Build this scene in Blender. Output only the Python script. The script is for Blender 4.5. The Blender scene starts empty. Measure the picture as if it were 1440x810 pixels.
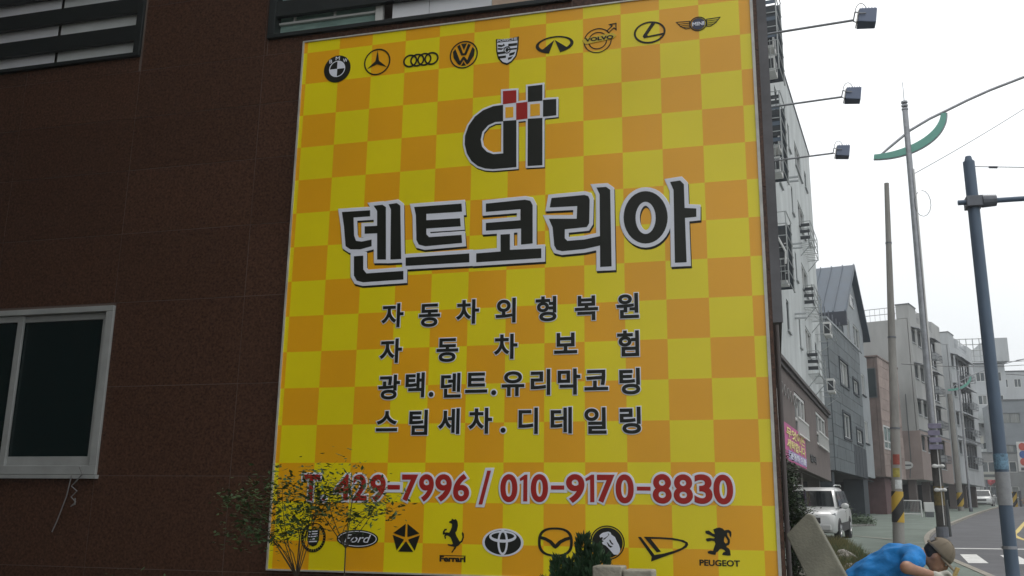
import bpy, bmesh, math, random
from mathutils import Vector, Matrix
random.seed(7)
R = math.radians
scn = bpy.context.scene
COL = scn.collection

# ------------------------------------------------------------------ camera
cam = bpy.data.cameras.new('camera')
cam.lens = 33.41; cam.sensor_width = 36.0; cam.clip_start = 0.05; cam.clip_end = 3000
camo = bpy.data.objects.new('camera', cam); COL.objects.link(camo)
M_ = ((0.965246, 0.261014, 0.012886), (-0.048846, 0.228683, -0.972275), (-0.256724, 0.937855, 0.233485))
rt = Vector(M_[0]).normalized(); fw = Vector(M_[2]).normalized(); up = rt.cross(fw).normalized(); rt = fw.cross(up)
camo.matrix_world = Matrix(((rt.x, up.x, -fw.x, 0), (rt.y, up.y, -fw.y, 0), (rt.z, up.z, -fw.z, 0), (0, 0, 0, 1)))
scn.camera = camo

# ------------------------------------------------------------------ sky, sun, exposure (overcast day)
SUN_EL, SUN_AZ = 58, 25          # azimuth measured from +Y towards +X
world = bpy.data.worlds.new('World'); scn.world = world; world.use_nodes = True
nt = world.node_tree; N = nt.nodes; L = nt.links
bg = N['Background']; bg.inputs[1].default_value = 0.1
sky = N.new('ShaderNodeTexSky'); sky.sky_type = 'NISHITA'; sky.sun_disc = False
sky.sun_elevation = R(SUN_EL); sky.sun_rotation = R(SUN_AZ); sky.air_density = 2.0; sky.dust_density = 6.0
tc = N.new('ShaderNodeTexCoord'); sp = N.new('ShaderNodeSeparateXYZ'); L.new(tc.outputs['Generated'], sp.inputs[0])
rp = N.new('ShaderNodeValToRGB'); L.new(sp.outputs[2], rp.inputs[0])
rp.color_ramp.elements[0].position = 0.0; rp.color_ramp.elements[0].color = (0.60, 0.635, 0.67, 1)
rp.color_ramp.elements[1].position = 0.9; rp.color_ramp.elements[1].color = (1, 1, 1, 1)
e = rp.color_ramp.elements.new(0.16); e.color = (0.67, 0.70, 0.725, 1)
e = rp.color_ramp.elements.new(0.35); e.color = (0.85, 0.875, 0.895, 1)
cl = N.new('ShaderNodeTexNoise'); cl.inputs['Scale'].default_value = 2.2; cl.inputs['Detail'].default_value = 5; L.new(tc.outputs['Generated'], cl.inputs[0])
mr = N.new('ShaderNodeMapRange'); L.new(cl.outputs[0], mr.inputs[0]); mr.inputs[1].default_value = 0.3; mr.inputs[2].default_value = 0.7; mr.inputs[3].default_value = 12.2; mr.inputs[4].default_value = 13.8
vm = N.new('ShaderNodeVectorMath'); vm.operation = 'SCALE'; L.new(rp.outputs[0], vm.inputs[0]); L.new(mr.outputs[0], vm.inputs['Scale'])
mx = N.new('ShaderNodeMix'); mx.data_type = 'RGBA'; mx.inputs[0].default_value = 0.93
L.new(sky.outputs[0], mx.inputs[6]); L.new(vm.outputs[0], mx.inputs[7]); L.new(mx.outputs[2], bg.inputs[0])
sun = bpy.data.lights.new('sun', 'SUN'); sun.energy = 0.7; sun.angle = R(14); sun.color = (1, 0.97, 0.93)
so = bpy.data.objects.new('sun', sun); COL.objects.link(so)
sd = Vector((math.sin(R(SUN_AZ)) * math.cos(R(SUN_EL)), math.cos(R(SUN_AZ)) * math.cos(R(SUN_EL)), math.sin(R(SUN_EL))))
so.rotation_euler = sd.to_track_quat('Z', 'Y').to_euler()
vs = scn.view_settings; vs.view_transform = 'Standard'; vs.look = 'None'; vs.exposure = 0.18; vs.gamma = 1; vs.use_curve_mapping = False
scn.cycles.use_denoising = True
scn.cycles.volume_step_rate = 4.0; scn.cycles.volume_bounces = 1
scn.cycles.max_bounces = 8

# ------------------------------------------------------------------ materials
MATS = {}
def mat(name, col, rough=0.8, metal=0.0, var=0.0, scale=3.0, bump=0.0, bscale=None, spec=None, coat=0.0, stretch=None, tint=None, emit=None, detail=6, rnd=0):
    if name in MATS: return MATS[name]
    m = bpy.data.materials.new(name); m.use_nodes = True; MATS[name] = m
    n = m.node_tree.nodes; l = m.node_tree.links; b = n['Principled BSDF']
    b.inputs['Base Color'].default_value = (*col, 1); b.inputs['Roughness'].default_value = rough; b.inputs['Metallic'].default_value = metal
    if spec is not None: b.inputs['Specular IOR Level'].default_value = spec
    if coat: b.inputs['Coat Weight'].default_value = coat; b.inputs['Coat Roughness'].default_value = 0.08
    if emit: b.inputs['Emission Color'].default_value = (*emit[0], 1); b.inputs['Emission Strength'].default_value = emit[1]
    if var or bump:
        t = n.new('ShaderNodeTexCoord'); mp = n.new('ShaderNodeMapping'); l.new(t.outputs['Object'], mp.inputs[0])
        if stretch: mp.inputs['Scale'].default_value = stretch
        no = n.new('ShaderNodeTexNoise'); no.inputs['Scale'].default_value = scale; no.inputs['Detail'].default_value = detail; no.inputs['Roughness'].default_value = 0.62
        l.new(mp.outputs[0], no.inputs[0])
        if var:
            r_ = n.new('ShaderNodeValToRGB'); l.new(no.outputs[0], r_.inputs[0])
            c2 = tint or tuple(min(1, c * (1 + var)) for c in col)
            r_.color_ramp.elements[0].position = 0.3; r_.color_ramp.elements[1].position = 0.72
            r_.color_ramp.elements[0].color = (*[c * (1 - var) for c in col], 1); r_.color_ramp.elements[1].color = (*c2, 1)
            if rnd:
                oi = n.new('ShaderNodeObjectInfo'); m2 = n.new('ShaderNodeMapRange'); l.new(oi.outputs['Random'], m2.inputs[0]); m2.inputs[3].default_value = 1 - rnd; m2.inputs[4].default_value = 1 + rnd
                sv = n.new('ShaderNodeVectorMath'); sv.operation = 'SCALE'; l.new(r_.outputs[0], sv.inputs[0]); l.new(m2.outputs[0], sv.inputs['Scale']); l.new(sv.outputs[0], b.inputs['Base Color'])
            else: l.new(r_.outputs[0], b.inputs['Base Color'])
            rr = n.new('ShaderNodeMapRange'); l.new(no.outputs[0], rr.inputs[0]); rr.inputs[3].default_value = max(0, rough - 0.08); rr.inputs[4].default_value = min(1, rough + 0.08); l.new(rr.outputs[0], b.inputs['Roughness'])
        if bump:
            nb = n.new('ShaderNodeTexNoise'); nb.inputs['Scale'].default_value = bscale or scale * 6; nb.inputs['Detail'].default_value = 4; l.new(mp.outputs[0], nb.inputs[0])
            bu = n.new('ShaderNodeBump'); bu.inputs['Strength'].default_value = bump; bu.inputs['Distance'].default_value = 0.02; l.new(nb.outputs[0], bu.inputs['Height']); l.new(bu.outputs[0], b.inputs['Normal'])
    return m

granite = mat('dark_brown_granite', (0.046, 0.021, 0.013), 0.36, var=0.5, scale=48, tint=(0.12, 0.058, 0.036), bump=0.04, bscale=90, spec=0.3, rnd=.07)
grout = mat('grout', (0.125, 0.095, 0.08), 0.9, var=.3, scale=2)
wht_print = mat('white_vinyl', (0.76, 0.78, 0.86), 0.42)
blk_print = mat('black_vinyl', (0.013, 0.015, 0.011), 0.4, spec=0.3)
red_print = mat('red_vinyl', (0.38, 0.02, 0.015), 0.4, spec=0.3)
dgrey_frame = mat('dark_metal_louver', (0.010, 0.014, 0.014), 0.5, var=0.2, scale=4)
upvc = mat('white_window_profile', (0.34, 0.35, 0.34), 0.4, var=0.12, scale=5)
upvc2 = mat('bright_window_profile', (0.62, 0.62, 0.6), 0.45)
glass_dark = mat('dark_tinted_glass', (0.002, 0.011, 0.011), 0.05, spec=0.5)
glass_far = mat('window_glass', (0.03, 0.045, 0.05), 0.12, var=0.3, scale=0.7, spec=0.8)
steel = mat('galvanised_steel', (0.30, 0.31, 0.33), 0.42, 0.55, var=0.2, scale=5)
steel_dk = mat('grey_steel', (0.13, 0.14, 0.16), 0.5, 0.3, var=0.2, scale=6)
black_pl = mat('black_plastic', (0.015, 0.015, 0.017), 0.5)
rubber = mat('rubber', (0.018, 0.018, 0.018), 0.85)
stucco = mat('pale_stucco', (0.48, 0.51, 0.51), 0.9, var=0.17, scale=0.9, bump=0.15, bscale=30, stretch=(1, 1, 0.35))
stucco2 = mat('grey_beige_stucco', (0.36, 0.365, 0.355), 0.9, var=0.2, scale=0.6, bump=0.15, bscale=30, stretch=(1, 1, 0.3))
stucco3 = mat('pale_grey_stucco', (0.42, 0.44, 0.45), 0.9, var=0.18, scale=0.6, stretch=(1, 1, 0.3))
brown_wall = mat('brown_grey_render', (0.13, 0.105, 0.097), 0.85, var=0.2, scale=1.3, bump=0.15, bscale=25)
pinkbrown = mat('pinkish_brown_stone', (0.20, 0.155, 0.14), 0.85, var=0.22, scale=1.6, bump=0.2)
pinkbeige = mat('pinkish_beige_render', (0.29, 0.235, 0.215), 0.88, var=0.15, scale=0.8)
slate_stone = mat('grey_stone_cladding', (0.10, 0.12, 0.13), 0.7, var=0.25, scale=1.7, bump=0.15, rnd=.12)
slate_light = mat('light_grey_cladding', (0.27, 0.295, 0.31), 0.8, var=0.12, scale=1.2)
slate_dark = mat('dark_blue_grey_cladding', (0.032, 0.042, 0.052), 0.75, var=0.2, scale=1.4)
roof_metal = mat('slate_blue_metal_roof', (0.05, 0.075, 0.105), 0.5, 0.2, var=0.15, scale=1.5)
void_dark = mat('unlit_garage_render', (0.022, 0.022, 0.025), 0.9, var=0.3, scale=1.1)  # shade under the buildings is put into this near-black colour
concrete = mat('weathered_concrete', (0.27, 0.26, 0.24), 0.88, var=0.2, scale=3.5, bump=0.15, bscale=40, stretch=(1, 1, 0.3))
asphalt = mat('asphalt', (0.09, 0.092, 0.1), 0.9, var=0.28, scale=0.8, bump=0.25, bscale=60)
pave_green = mat('green_grey_pavement', (0.135, 0.168, 0.143), 0.9, var=0.28, scale=0.9, bump=0.2, bscale=40)
earth = mat('earth_ground', (0.11, 0.10, 0.08), 0.95, var=0.3, scale=0.8, bump=0.3)
kerbst = mat('kerb_stone', (0.28, 0.26, 0.22), 0.9, var=0.2, scale=2)
paint_w = mat('white_road_paint', (0.62, 0.62, 0.6), 0.75, var=0.16, scale=5)
paint_y = mat('yellow_road_paint', (0.55, 0.42, 0.12), 0.75, var=0.15, scale=5)
leaf1 = mat('dark_leaf', (0.028, 0.055, 0.016), 0.6, var=0.4, scale=9)
leaf2 = mat('mid_leaf', (0.045, 0.095, 0.03), 0.6, var=0.4, scale=7)
leaf3 = mat('conifer_leaf', (0.022, 0.060, 0.022), 0.7, var=0.4, scale=10)
bark = mat('bark', (0.045, 0.035, 0.025), 0.9, var=0.3, scale=20)
stone_pale = mat('pale_granite', (0.31, 0.29, 0.235), 0.8, var=0.3, scale=9, bump=0.35, bscale=60)

# ------------------------------------------------------------------ mesh helpers
ORG = {}          # world origin of every empty / mesh that parents something
def tag(o, label=None, cat=None, group=None, kind=None):
    if label: o['label'] = label
    if cat: o['category'] = cat
    if group: o['group'] = group
    if kind: o['kind'] = kind
    return o
def thing(name, loc, label, cat, group=None):
    o = bpy.data.objects.new(name, None); COL.objects.link(o); o.location = loc; o.empty_display_size = 0.2
    ORG[o.name] = Vector(loc); return tag(o, label, cat, group)
class MB:
    def __init__(s): s.v = []; s.f = []
    def poly(s, pts, flip=False):
        i = len(s.v); s.v += [tuple(p) for p in pts]; r = list(range(i, i + len(pts)))
        s.f.append(r[::-1] if flip else r); return s
    def hexa(s, c):    # 8 corners: bottom 4 ccw, top 4 ccw
        i = len(s.v); s.v += [tuple(p) for p in c]
        for q in ((3, 2, 1, 0), (4, 5, 6, 7), (0, 1, 5, 4), (1, 2, 6, 5), (2, 3, 7, 6), (3, 0, 4, 7)): s.f.append([i + k for k in q])
        return s
    def box(s, x0, x1, y0, y1, z0, z1):
        return s.hexa([(x0, y0, z0), (x1, y0, z0), (x1, y1, z0), (x0, y1, z0), (x0, y0, z1), (x1, y0, z1), (x1, y1, z1), (x0, y1, z1)])
    def tube(s, pts, r, n=8, cap=True):
        pts = [Vector(p) for p in pts]; rs = r if isinstance(r, (list, tuple)) else [r] * len(pts)
        base = len(s.v); u = None
        for k, p in enumerate(pts):
            t = (pts[min(k + 1, len(pts) - 1)] - pts[max(k - 1, 0)]).normalized()
            if u is None:
                a = Vector((0, 0, 1)) if abs(t.z) < 0.9 else Vector((1, 0, 0)); u = t.cross(a).normalized()
            else: u = (u - t * u.dot(t)).normalized()
            w = t.cross(u)
            for j in range(n):
                a = math.tau * j / n; s.v.append(tuple(p + (u * math.cos(a) + w * math.sin(a)) * rs[k]))
        for k in range(len(pts) - 1):
            for j in range(n):
                a = base + k * n + j; b = base + k * n + (j + 1) % n; s.f.append([a, b, b + n, a + n])
        if cap:
            s.f.append([base + j for j in range(n)][::-1]); s.f.append([base + (len(pts) - 1) * n + j for j in range(n)])
        return s
    def ball(s, c, r, nu=10, nv=7, rot=None):
        r = r if isinstance(r, (list, tuple)) else (r, r, r); base = len(s.v); c = Vector(c)
        for i in range(nv + 1):
            th = math.pi * i / nv
            for j in range(nu):
                ph = math.tau * j / nu
                p = Vector((r[0] * math.sin(th) * math.cos(ph), r[1] * math.sin(th) * math.sin(ph), r[2] * math.cos(th)))
                if rot: p = rot @ p
                s.v.append(tuple(c + p))
        for i in range(nv):
            for j in range(nu):
                a = base + i * nu + j; b = base + i * nu + (j + 1) % nu
                s.f.append([a, a + nu, b + nu, b])
        return s
    def prism(s, pts, off):      # closed outline extruded by vector off
        off = Vector(off); i = len(s.v); n = len(pts)
        s.v += [tuple(p) for p in pts] + [tuple(Vector(p) + off) for p in pts]
        s.f.append(list(range(i, i + n))[::-1]); s.f.append(list(range(i + n, i + 2 * n)))
        for k in range(n): s.f.append([i + k, i + (k + 1) % n, i + n + (k + 1) % n, i + n + k])
        return s
    def build(s, name, m, parent=None, smooth=False, bevel=0.0, label=None, kind=None, recalc=True, weld=False):
        org = ORG.get(parent.name, Vector((0, 0, 0))) if parent else Vector((0, 0, 0))
        me = bpy.data.meshes.new(name); me.from_pydata([tuple(Vector(v) - org) for v in s.v], [], s.f)
        if recalc or bevel:
            bm = bmesh.new(); bm.from_mesh(me)
            if bevel or weld: bmesh.ops.remove_doubles(bm, verts=bm.verts, dist=1e-5)
            if bevel:
                bmesh.ops.bevel(bm, geom=[e for e in bm.edges], offset=bevel, segments=2, affect='EDGES', profile=0.5, clamp_overlap=True)
            bmesh.ops.recalc_face_normals(bm, faces=bm.faces); bm.to_mesh(me); bm.free()
        me.materials.append(m)
        if smooth:
            for p in me.polygons: p.use_smooth = True
            try: me.set_sharp_from_angle(angle=R(40))
            except Exception: pass
        o = bpy.data.objects.new(name, me); COL.objects.link(o)
        if parent: o.parent = parent
        ORG[o.name] = org
        if label: o['label'] = label
        if kind: o['kind'] = kind
        return o
def inst(src, parent, loc, name=None, scale=None):   # a copy sharing mesh data
    c = src.copy(); COL.objects.link(c); c.parent = parent; c.location = loc
    if scale: c.scale = scale
    ORG[c.name] = Vector(loc); return c
def tree_copy(o, parent=None):
    c = o.copy(); COL.objects.link(c); c.parent = parent
    for ch in list(o.children): tree_copy(ch, c)
    return c
def gz(y):        # pavement level along the rising street
    return -1.66 + 0.032 * min(max(y, 0), 112)

class Fr:         # facade frame: s along the wall, o outwards, z up
    def __init__(s, P, d, out): s.P = Vector((P[0], P[1])); s.d = Vector(d).normalized(); s.o = Vector(out).normalized()
    def pt(s, a, o, z): p = s.P + s.d * a + s.o * o; return (p.x, p.y, z)
    def box(s, mb, s0, s1, o0, o1, z0, z1):
        return mb.hexa([s.pt(s0, o1, z0), s.pt(s1, o1, z0), s.pt(s1, o0, z0), s.pt(s0, o0, z0), s.pt(s0, o1, z1), s.pt(s1, o1, z1), s.pt(s1, o0, z1), s.pt(s0, o0, z1)])
def facade(parent, fr, s0, s1, z0, z1, holes, m, depth=0.16, name='wall'):
    S = sorted({s0, s1, *[h[0] for h in holes], *[h[1] for h in holes]}); Z = sorted({z0, z1, *[h[2] for h in holes], *[h[3] for h in holes]})
    mb = MB()
    for a, b in zip(S, S[1:]):
        for c, d in zip(Z, Z[1:]):
            ms, mz = (a + b) / 2, (c + d) / 2
            if any(h[0] < ms < h[1] and h[2] < mz < h[3] for h in holes): continue
            mb.poly([fr.pt(a, 0, c), fr.pt(b, 0, c), fr.pt(b, 0, d), fr.pt(a, 0, d)])
    for h in list(holes) + [(s0, s1, z0, z1)]:
        a, b, c, d = h
        for p, q in (((a, c), (b, c)), ((b, c), (b, d)), ((b, d), (a, d)), ((a, d), (a, c))):
            mb.poly([fr.pt(p[0], 0, p[1]), fr.pt(q[0], 0, q[1]), fr.pt(q[0], -depth, q[1]), fr.pt(p[0], -depth, p[1])])
    return mb.build(name, m, parent, recalc=False)
curtain = mat('pane_with_pale_curtain', (0.20, 0.21, 0.20), 0.25, var=0.35, scale=2.5, stretch=(6, 6, .4))
midpane = mat('mid_tone_pane', (0.09, 0.11, 0.115), 0.12, var=0.5, scale=1.1)  # in-between pane tone, picked at random
prn = random.Random(3)
def pane_pick(gm):
    if gm is not glass_far: return gm
    return prn.choice([glass_far, glass_far, midpane, curtain])
def window(parent, fr, s0, s1, z0, z1, fm, gm, n=2, w=0.06, o=-0.03, transom=None, sill=None, name='window'):
    f = MB(); e = 0.003
    fr.box(f, s0 - e, s1 + e, o - 0.08, o, z0 - e, z0 + w); fr.box(f, s0 - e, s1 + e, o - 0.08, o, z1 - w, z1 + e)
    fr.box(f, s0 - e, s0 + w, o - 0.08, o - 0.001, z0 + w, z1 - w); fr.box(f, s1 - w, s1 + e, o - 0.08, o - 0.001, z0 + w, z1 - w)
    for k in range(1, n):
        c = s0 + (s1 - s0) * k / n; fr.box(f, c - w * 0.45, c + w * 0.45, o - 0.075, o - 0.005, z0 + w, z1 - w)
    if transom: fr.box(f, s0 + w, s1 - w, o - 0.07, o - 0.008, transom - w / 2, transom + w / 2)
    wo = f.build(name, fm, parent)
    for k in range(n):
        a = s0 + (s1 - s0) * k / n + w * 0.45; b = s0 + (s1 - s0) * (k + 1) / n - w * 0.45
        g = MB(); fr.box(g, a, b, o - 0.06 - 0.012 * (k % 2), o - 0.05 - 0.012 * (k % 2), z0 + w, z1 - w); g.build('pane', pane_pick(gm), wo)
    if sill: g = MB(); fr.box(g, s0 - 0.08, s1 + 0.08, -0.1, 0.07, z0 - 0.07, z0 - 0.004); g.build('sill', sill, wo)
    return wo

# ------------------------------------------------------------------ ground, road, pavement
def strip(name, left, right, dz, m, kind='structure', lift=0.0):
    mb = MB()
    for (a, b), (c, d) in zip(zip(left, right), zip(left[1:], right[1:])):
        mb.poly([(a[0], a[1], gz(a[1]) + dz), (b[0], b[1], gz(b[1]) + dz), (d[0], d[1], gz(d[1]) + dz), (c[0], c[1], gz(c[1]) + dz)])
    o = mb.build(name, m); o['kind'] = kind; return o
def densify(pts, n=6):
    out = []
    for i in range(len(pts) - 1):
        p0, p1, p2, p3 = [Vector(pts[max(0, min(len(pts) - 1, k))]) for k in (i - 1, i, i + 1, i + 2)]
        for k in range(n):
            t = k / n
            q = 0.5 * ((2 * p1) + (p2 - p0) * t + (2 * p0 - 5 * p1 + 4 * p2 - p3) * t * t + (3 * p1 - p0 - 3 * p2 + p3) * t ** 3)
            out.append(tuple(q))
    out.append(tuple(pts[-1])); return out
RD = -0.10                     # road level below the pavement
gy = [-900, -60, 0, 20, 40, 60, 80, 112, 200, 1500]
g = MB()
for a, b in zip(gy, gy[1:]): g.poly([(-1200, a, gz(a) - 0.13), (1200, a, gz(a) - 0.13), (1200, b, gz(b) - 0.13), (-1200, b, gz(b) - 0.13)])
g.build('ground', earth)['kind'] = 'structure'
KERB = densify([(2.9, -40), (3.3, -10), (3.75, 8), (3.95, 18), (4.05, 27), (4.35, 31), (5.15, 37), (6.4, 43.5), (8.2, 51), (11.3, 64), (14.9, 78.5), (19.5, 96), (24.5, 112), (38, 150), (60, 200)], 5)
RK = densify([(12.5, -40), (12.8, -10), (13.2, 8), (13.6, 18), (14.2, 27), (14.8, 31), (15.6, 37), (16.8, 43.5), (18.5, 51), (21.5, 64), (24.8, 78.5), (29, 96), (34, 112), (47, 150), (69, 200)], 5)
strip('road', KERB, RK, RD, asphalt)
inner = [(-0.02, p[1]) if p[1] < 30 else (p[0] - 7.5 if p[1] > 60 else -0.02 + (p[1] - 30) * 0.12, p[1]) for p in KERB]
strip('pavement', inner, [(p[0] - 0.16, p[1]) for p in KERB], 0, pave_green)
strip('pavement', [(p[0] + 0.16, p[1]) for p in RK], [(p[0] + 5, p[1]) for p in RK], 0, pave_green)
def kerbline(pts, side):
    mb = MB()
    for a, b in zip(pts, pts[1:]):
        za, zb = gz(a[1]), gz(b[1]); x0, x1 = (a[0] - 0.16, a[0]) if side < 0 else (a[0], a[0] + 0.16); u0, u1 = (b[0] - 0.16, b[0]) if side < 0 else (b[0], b[0] + 0.16)
        mb.hexa([(x0, a[1], za - 0.14), (x1, a[1], za - 0.14), (u1, b[1] - 0.012, zb - 0.14), (u0, b[1] - 0.012, zb - 0.14), (x0, a[1], za + 0.012), (x1, a[1], za + 0.012), (u1, b[1] - 0.012, zb + 0.012), (u0, b[1] - 0.012, zb + 0.012)])
    o = mb.build('kerb', kerbst); o['kind'] = 'structure'
kerbline(KERB, -1); kerbline(RK, 1)
def patch(name, pts, dz, m):
    o = MB().poly([(x, y, gz(y) + dz) for x, y in pts]).build(name, m); o['kind'] = 'structure'; return o
for i in range(8):             # crosswalk bars along the driving direction
    x = 4.35 + i * 0.98
    patch('crosswalk_bar', [(x, 25.5), (x + 0.46, 25.6), (x + 0.78, 28.8), (x + 0.36, 28.7)], RD + 0.004, paint_w)
patch('stop_line', [(4.5, 31.15), (9.6, 31.85), (9.6, 32.2), (4.5, 31.5)], RD + 0.004, paint_w)
yc = densify([(8.9, 33), (8.2, 36), (8.6, 40.5), (9.7, 45), (12.1, 54.6), (16, 70), (21, 90), (27, 110)], 6)
strip('centre_line', [(p[0] - 0.09, p[1]) for p in yc], [(p[0] + 0.09, p[1]) for p in yc], RD + 0.004, paint_y)
0 and strip('edge_line', [(p[0] + 0.35, p[1]) for p in KERB if p[1] > 36], [(p[0] + 0.45, p[1]) for p in KERB if p[1] > 36], RD + 0.004, mat('worn_yellow_paint', (.26, .22, .12), .85, var=.4, scale=1.5))
strip('path_edging', [(1.6, 35.6), (2.6, 35.4), (3.6, 33.4)], [(1.6, 35.8), (2.65, 35.6), (3.75, 33.5)], 0.02, kerbst)

# ------------------------------------------------------------------ the granite-clad building that carries the sign
own = thing('corner_building', (-3, 12, -1.5), 'dark brown granite clad building carrying the big yellow and orange sign', 'building')
WY = 7.045
lw = (-7.95, -5.58, 0.30, 1.775)       # left sliding window
u1 = (-9.6, -5.62, 4.20, 5.75); u2 = (-4.27, -1.44, 4.20, 5.75)
ffr = Fr((0, WY + 0.003), (1, 0), (0, -1))
facade(own, ffr, -14, 0.03, -1.6, 9.5, [lw, u1, u2], grout, 0.22, 'wall_core')
mb = MB(); mb.box(-14, 0.028, WY + 0.24, 18, -1.6, 9.49); mb.build('wall', mat('rear_wall_render', (0.12, 0.10, 0.09), 0.9, var=0.2), own)
rows = [-1.6, -1.2, -0.46, 0.29, 1.05, 1.80, 2.44, 3.05, 3.57, 4.05, 4.72, 5.78, 6.5, 7.2, 7.9, 8.6, 9.5]
cols = [-14, -13.4, -12.1, -10.8, -9.5, -8.2, -6.9, -5.6, -4.3, -3.0, -1.7, -0.4, 0.045]
def cut(rect, holes):                  # rectangle minus holes -> rectangles
    out = [rect]
    for h in holes:
        nx = []
        for (a, b, c, d) in out:
            if h[1] <= a or h[0] >= b or h[3] <= c or h[2] >= d: nx.append((a, b, c, d)); continue
            if h[0] > a: nx.append((a, h[0], c, d))
            if h[1] < b: nx.append((h[1], b, c, d))
            a2, b2 = max(a, h[0]), min(b, h[1])
            if h[2] > c: nx.append((a2, b2, c, h[2]))
            if h[3] < d: nx.append((a2, b2, h[3], d))
        out = [r for r in nx if r[1] - r[0] > 0.03 and r[3] - r[2] > 0.03]
    return out
for zi, (z0, z1) in enumerate(zip(rows, rows[1:])):
    for x0, x1 in zip(cols, cols[1:]):
        for (a, b, c, d) in cut((x0, x1, z0, z1), [lw, u1, u2]):
            dp = random.uniform(-0.0015, 0.0015); gp = 0.0028
            MB().box(a + gp, b - gp, WY + dp, WY + 0.03, c + gp, d - gp).build('granite_panel', granite, own, recalc=False)
for z0, z1 in zip(rows, rows[1:]):      # return of the cladding on the street side
    for y0, y1 in ((7.08, 8.3), (8.3, 9.5), (9.5, 10.7), (10.7, 11.9), (11.9, 13.1), (13.1, 14.3), (14.3, 15.5), (15.5, 16.7), (16.7, 18)):
        MB().box(0.03, 0.046, y0 + 0.003, y1 - 0.003, z0 + 0.003, z1 - 0.003).build('granite_panel', granite, own, recalc=False)
# left sliding window
f = MB(); a, b, c, d = lw; W = 0.075
ffr.box(f, a, b, -0.06, 0.03, c, c + W); ffr.box(f, a, b, -0.06, 0.03, d - 0.05, d); ffr.box(f, a, a + W, -0.06, 0.028, c + W, d - 0.05); ffr.box(f, b - W, b, -0.06, 0.028, c + W, d - 0.05)
win = f.build('window', upvc, own, bevel=0.004)
for (s0, s1, o0) in ((a + W, -7.36, -0.05), (-7.42, -6.55, -0.025), (-6.62, b - W, -0.05)):
    f = MB(); w = 0.06
    ffr.box(f, s0, s1, o0, o0 + 0.03, c + W, c + W + w + 0.02); ffr.box(f, s0, s1, o0, o0 + 0.03, d - 0.05 - w, d - 0.052)
    ffr.box(f, s0, s0 + w, o0, o0 + 0.029, c + W + w + 0.02, d - 0.05 - w); ffr.box(f, s1 - w, s1, o0, o0 + 0.029, c + W + w + 0.02, d - 0.05 - w)
    f.build('sash', upvc, win, bevel=0.003)
    g = MB(); ffr.box(g, s0 + w, s1 - w, o0 + 0.01, o0 + 0.018, c + W + w + 0.02, d - 0.05 - w); g.build('pane', glass_dark, win)
g = MB(); ffr.box(g, a - 0.02, b + 0.02, -0.05, 0.05, c - 0.035, c - 0.003); g.build('sill', upvc, win)
# wall-dark room box behind the upper openings is the rear wall; louvered openings
def louver(u, bars, back_cells, fw=0.07):
    a, b, c, d = u
    f = MB(); ffr.box(f, a, b, -0.1, 0.035, c, c + 0.04); ffr.box(f, a, b, -0.1, 0.035, d - 0.06, d)
    ffr.box(f, a, a + fw, -0.1, 0.033, c + 0.04, d - 0.06); ffr.box(f, b - fw, b, -0.1, 0.033, c + 0.04, d - 0.06)
    w = f.build('louvered_window', dgrey_frame, own, bevel=0.004)
    for (z0, z1) in bars:
        g = MB(); ffr.box(g, a + fw, b - fw, -0.03, 0.02, z0, z1); g.build('slat', dgrey_frame, w)
    for (s0, s1, z0, z1, m, o) in back_cells:
        g = MB(); ffr.box(g, s0, s1, o - 0.01, o, z0, z1); g.build('pane', m, w)
    return w
pane_g = mat('painted_sky_grey_pane', (0.86, 0.87, 0.9), 0.2, var=0.08, scale=2)  # sky reflection put into the pale base colour
pane_g2 = mat('painted_sky_dull_pane', (0.74, 0.77, 0.76), 0.2, var=0.1, scale=2)  # same painted sky reflection, a little duller
pane_gr = mat('greenish_clear_pane', (0.26, 0.38, 0.34), 0.12, var=0.35, scale=5, stretch=(0.5, 1, 4))
pane_b = mat('beige_blind', (0.60, 0.45, 0.34), 0.5, var=0.25, scale=6)
p_ = 0.295
louver(u1, [(4.38 + p_ * k, 4.38 + p_ * k + 0.155) for k in range(5)], [(a_, b_, 4.23, 5.7, m_, -0.05) for a_, b_, m_ in ((-9.5, -8.9, pane_g2), (-8.85, -7.55, pane_g), (-7.5, -6.66, pane_g), (-6.62, -5.69, pane_g2))])
w2 = louver(u2, [(4.42 + p_ * k, 4.42 + p_ * k + 0.15) for k in range(5)], [(-4.2, -3.20, 4.24, 5.7, pane_gr, -0.08), (-3.08, -2.735, 4.24, 5.7, pane_g, -0.05), (-2.73, -2.16, 4.24, 5.7, pane_g, -0.05), (-2.155, -1.50, 4.24, 5.7, pane_b, -0.05)])
g = MB()
for zz in (4.37, 4.72): ffr.box(g, -4.2, -3.24, -0.079, -0.05, zz, zz + 0.02)
for xx in (-4.06, -3.66): ffr.box(g, xx, xx + 0.018, -0.078, -0.055, 4.39, 4.72)
ffr.box(g, -3.24, -3.17, -0.079, -0.04, 4.24, 5.68)
g.build('inner_frame', upvc2, w2)
g = MB(); ffr.box(g, -5.6 + 1.325, -5.6 + 1.335, 0.0, 0.012, 4.1, 4.25)
# small chain and cord hanging from the window sill corner
cordm = mat('greyed_cord', (.17, .17, .165), .8)
ch = thing('hanging_cord', (-5.72, 7.0, 0.26), 'thin white cord with a knotted ring end hanging below the left window sill', 'cord')
MB().tube([(-5.78, 6.98, 0.29), (-5.80, 6.975, 0.12), (-5.86, 6.97, -0.08), (-5.90, 6.97, -0.18)], 0.005, 6).build('cord', cordm, ch)
MB().tube([(-5.70, 6.97, 0.36), (-5.66, 6.965, 0.30), (-5.72, 6.97, 0.24), (-5.76, 6.97, 0.2), (-5.70, 6.97, 0.16), (-5.75, 6.97, 0.11), (-5.70, 6.97, 0.07), (-5.74, 6.965, 0.03), (-5.70, 6.965, 0.05), (-5.71, 6.97, 0.1)], 0.006, 6).build('knot', cordm, ch)

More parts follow.
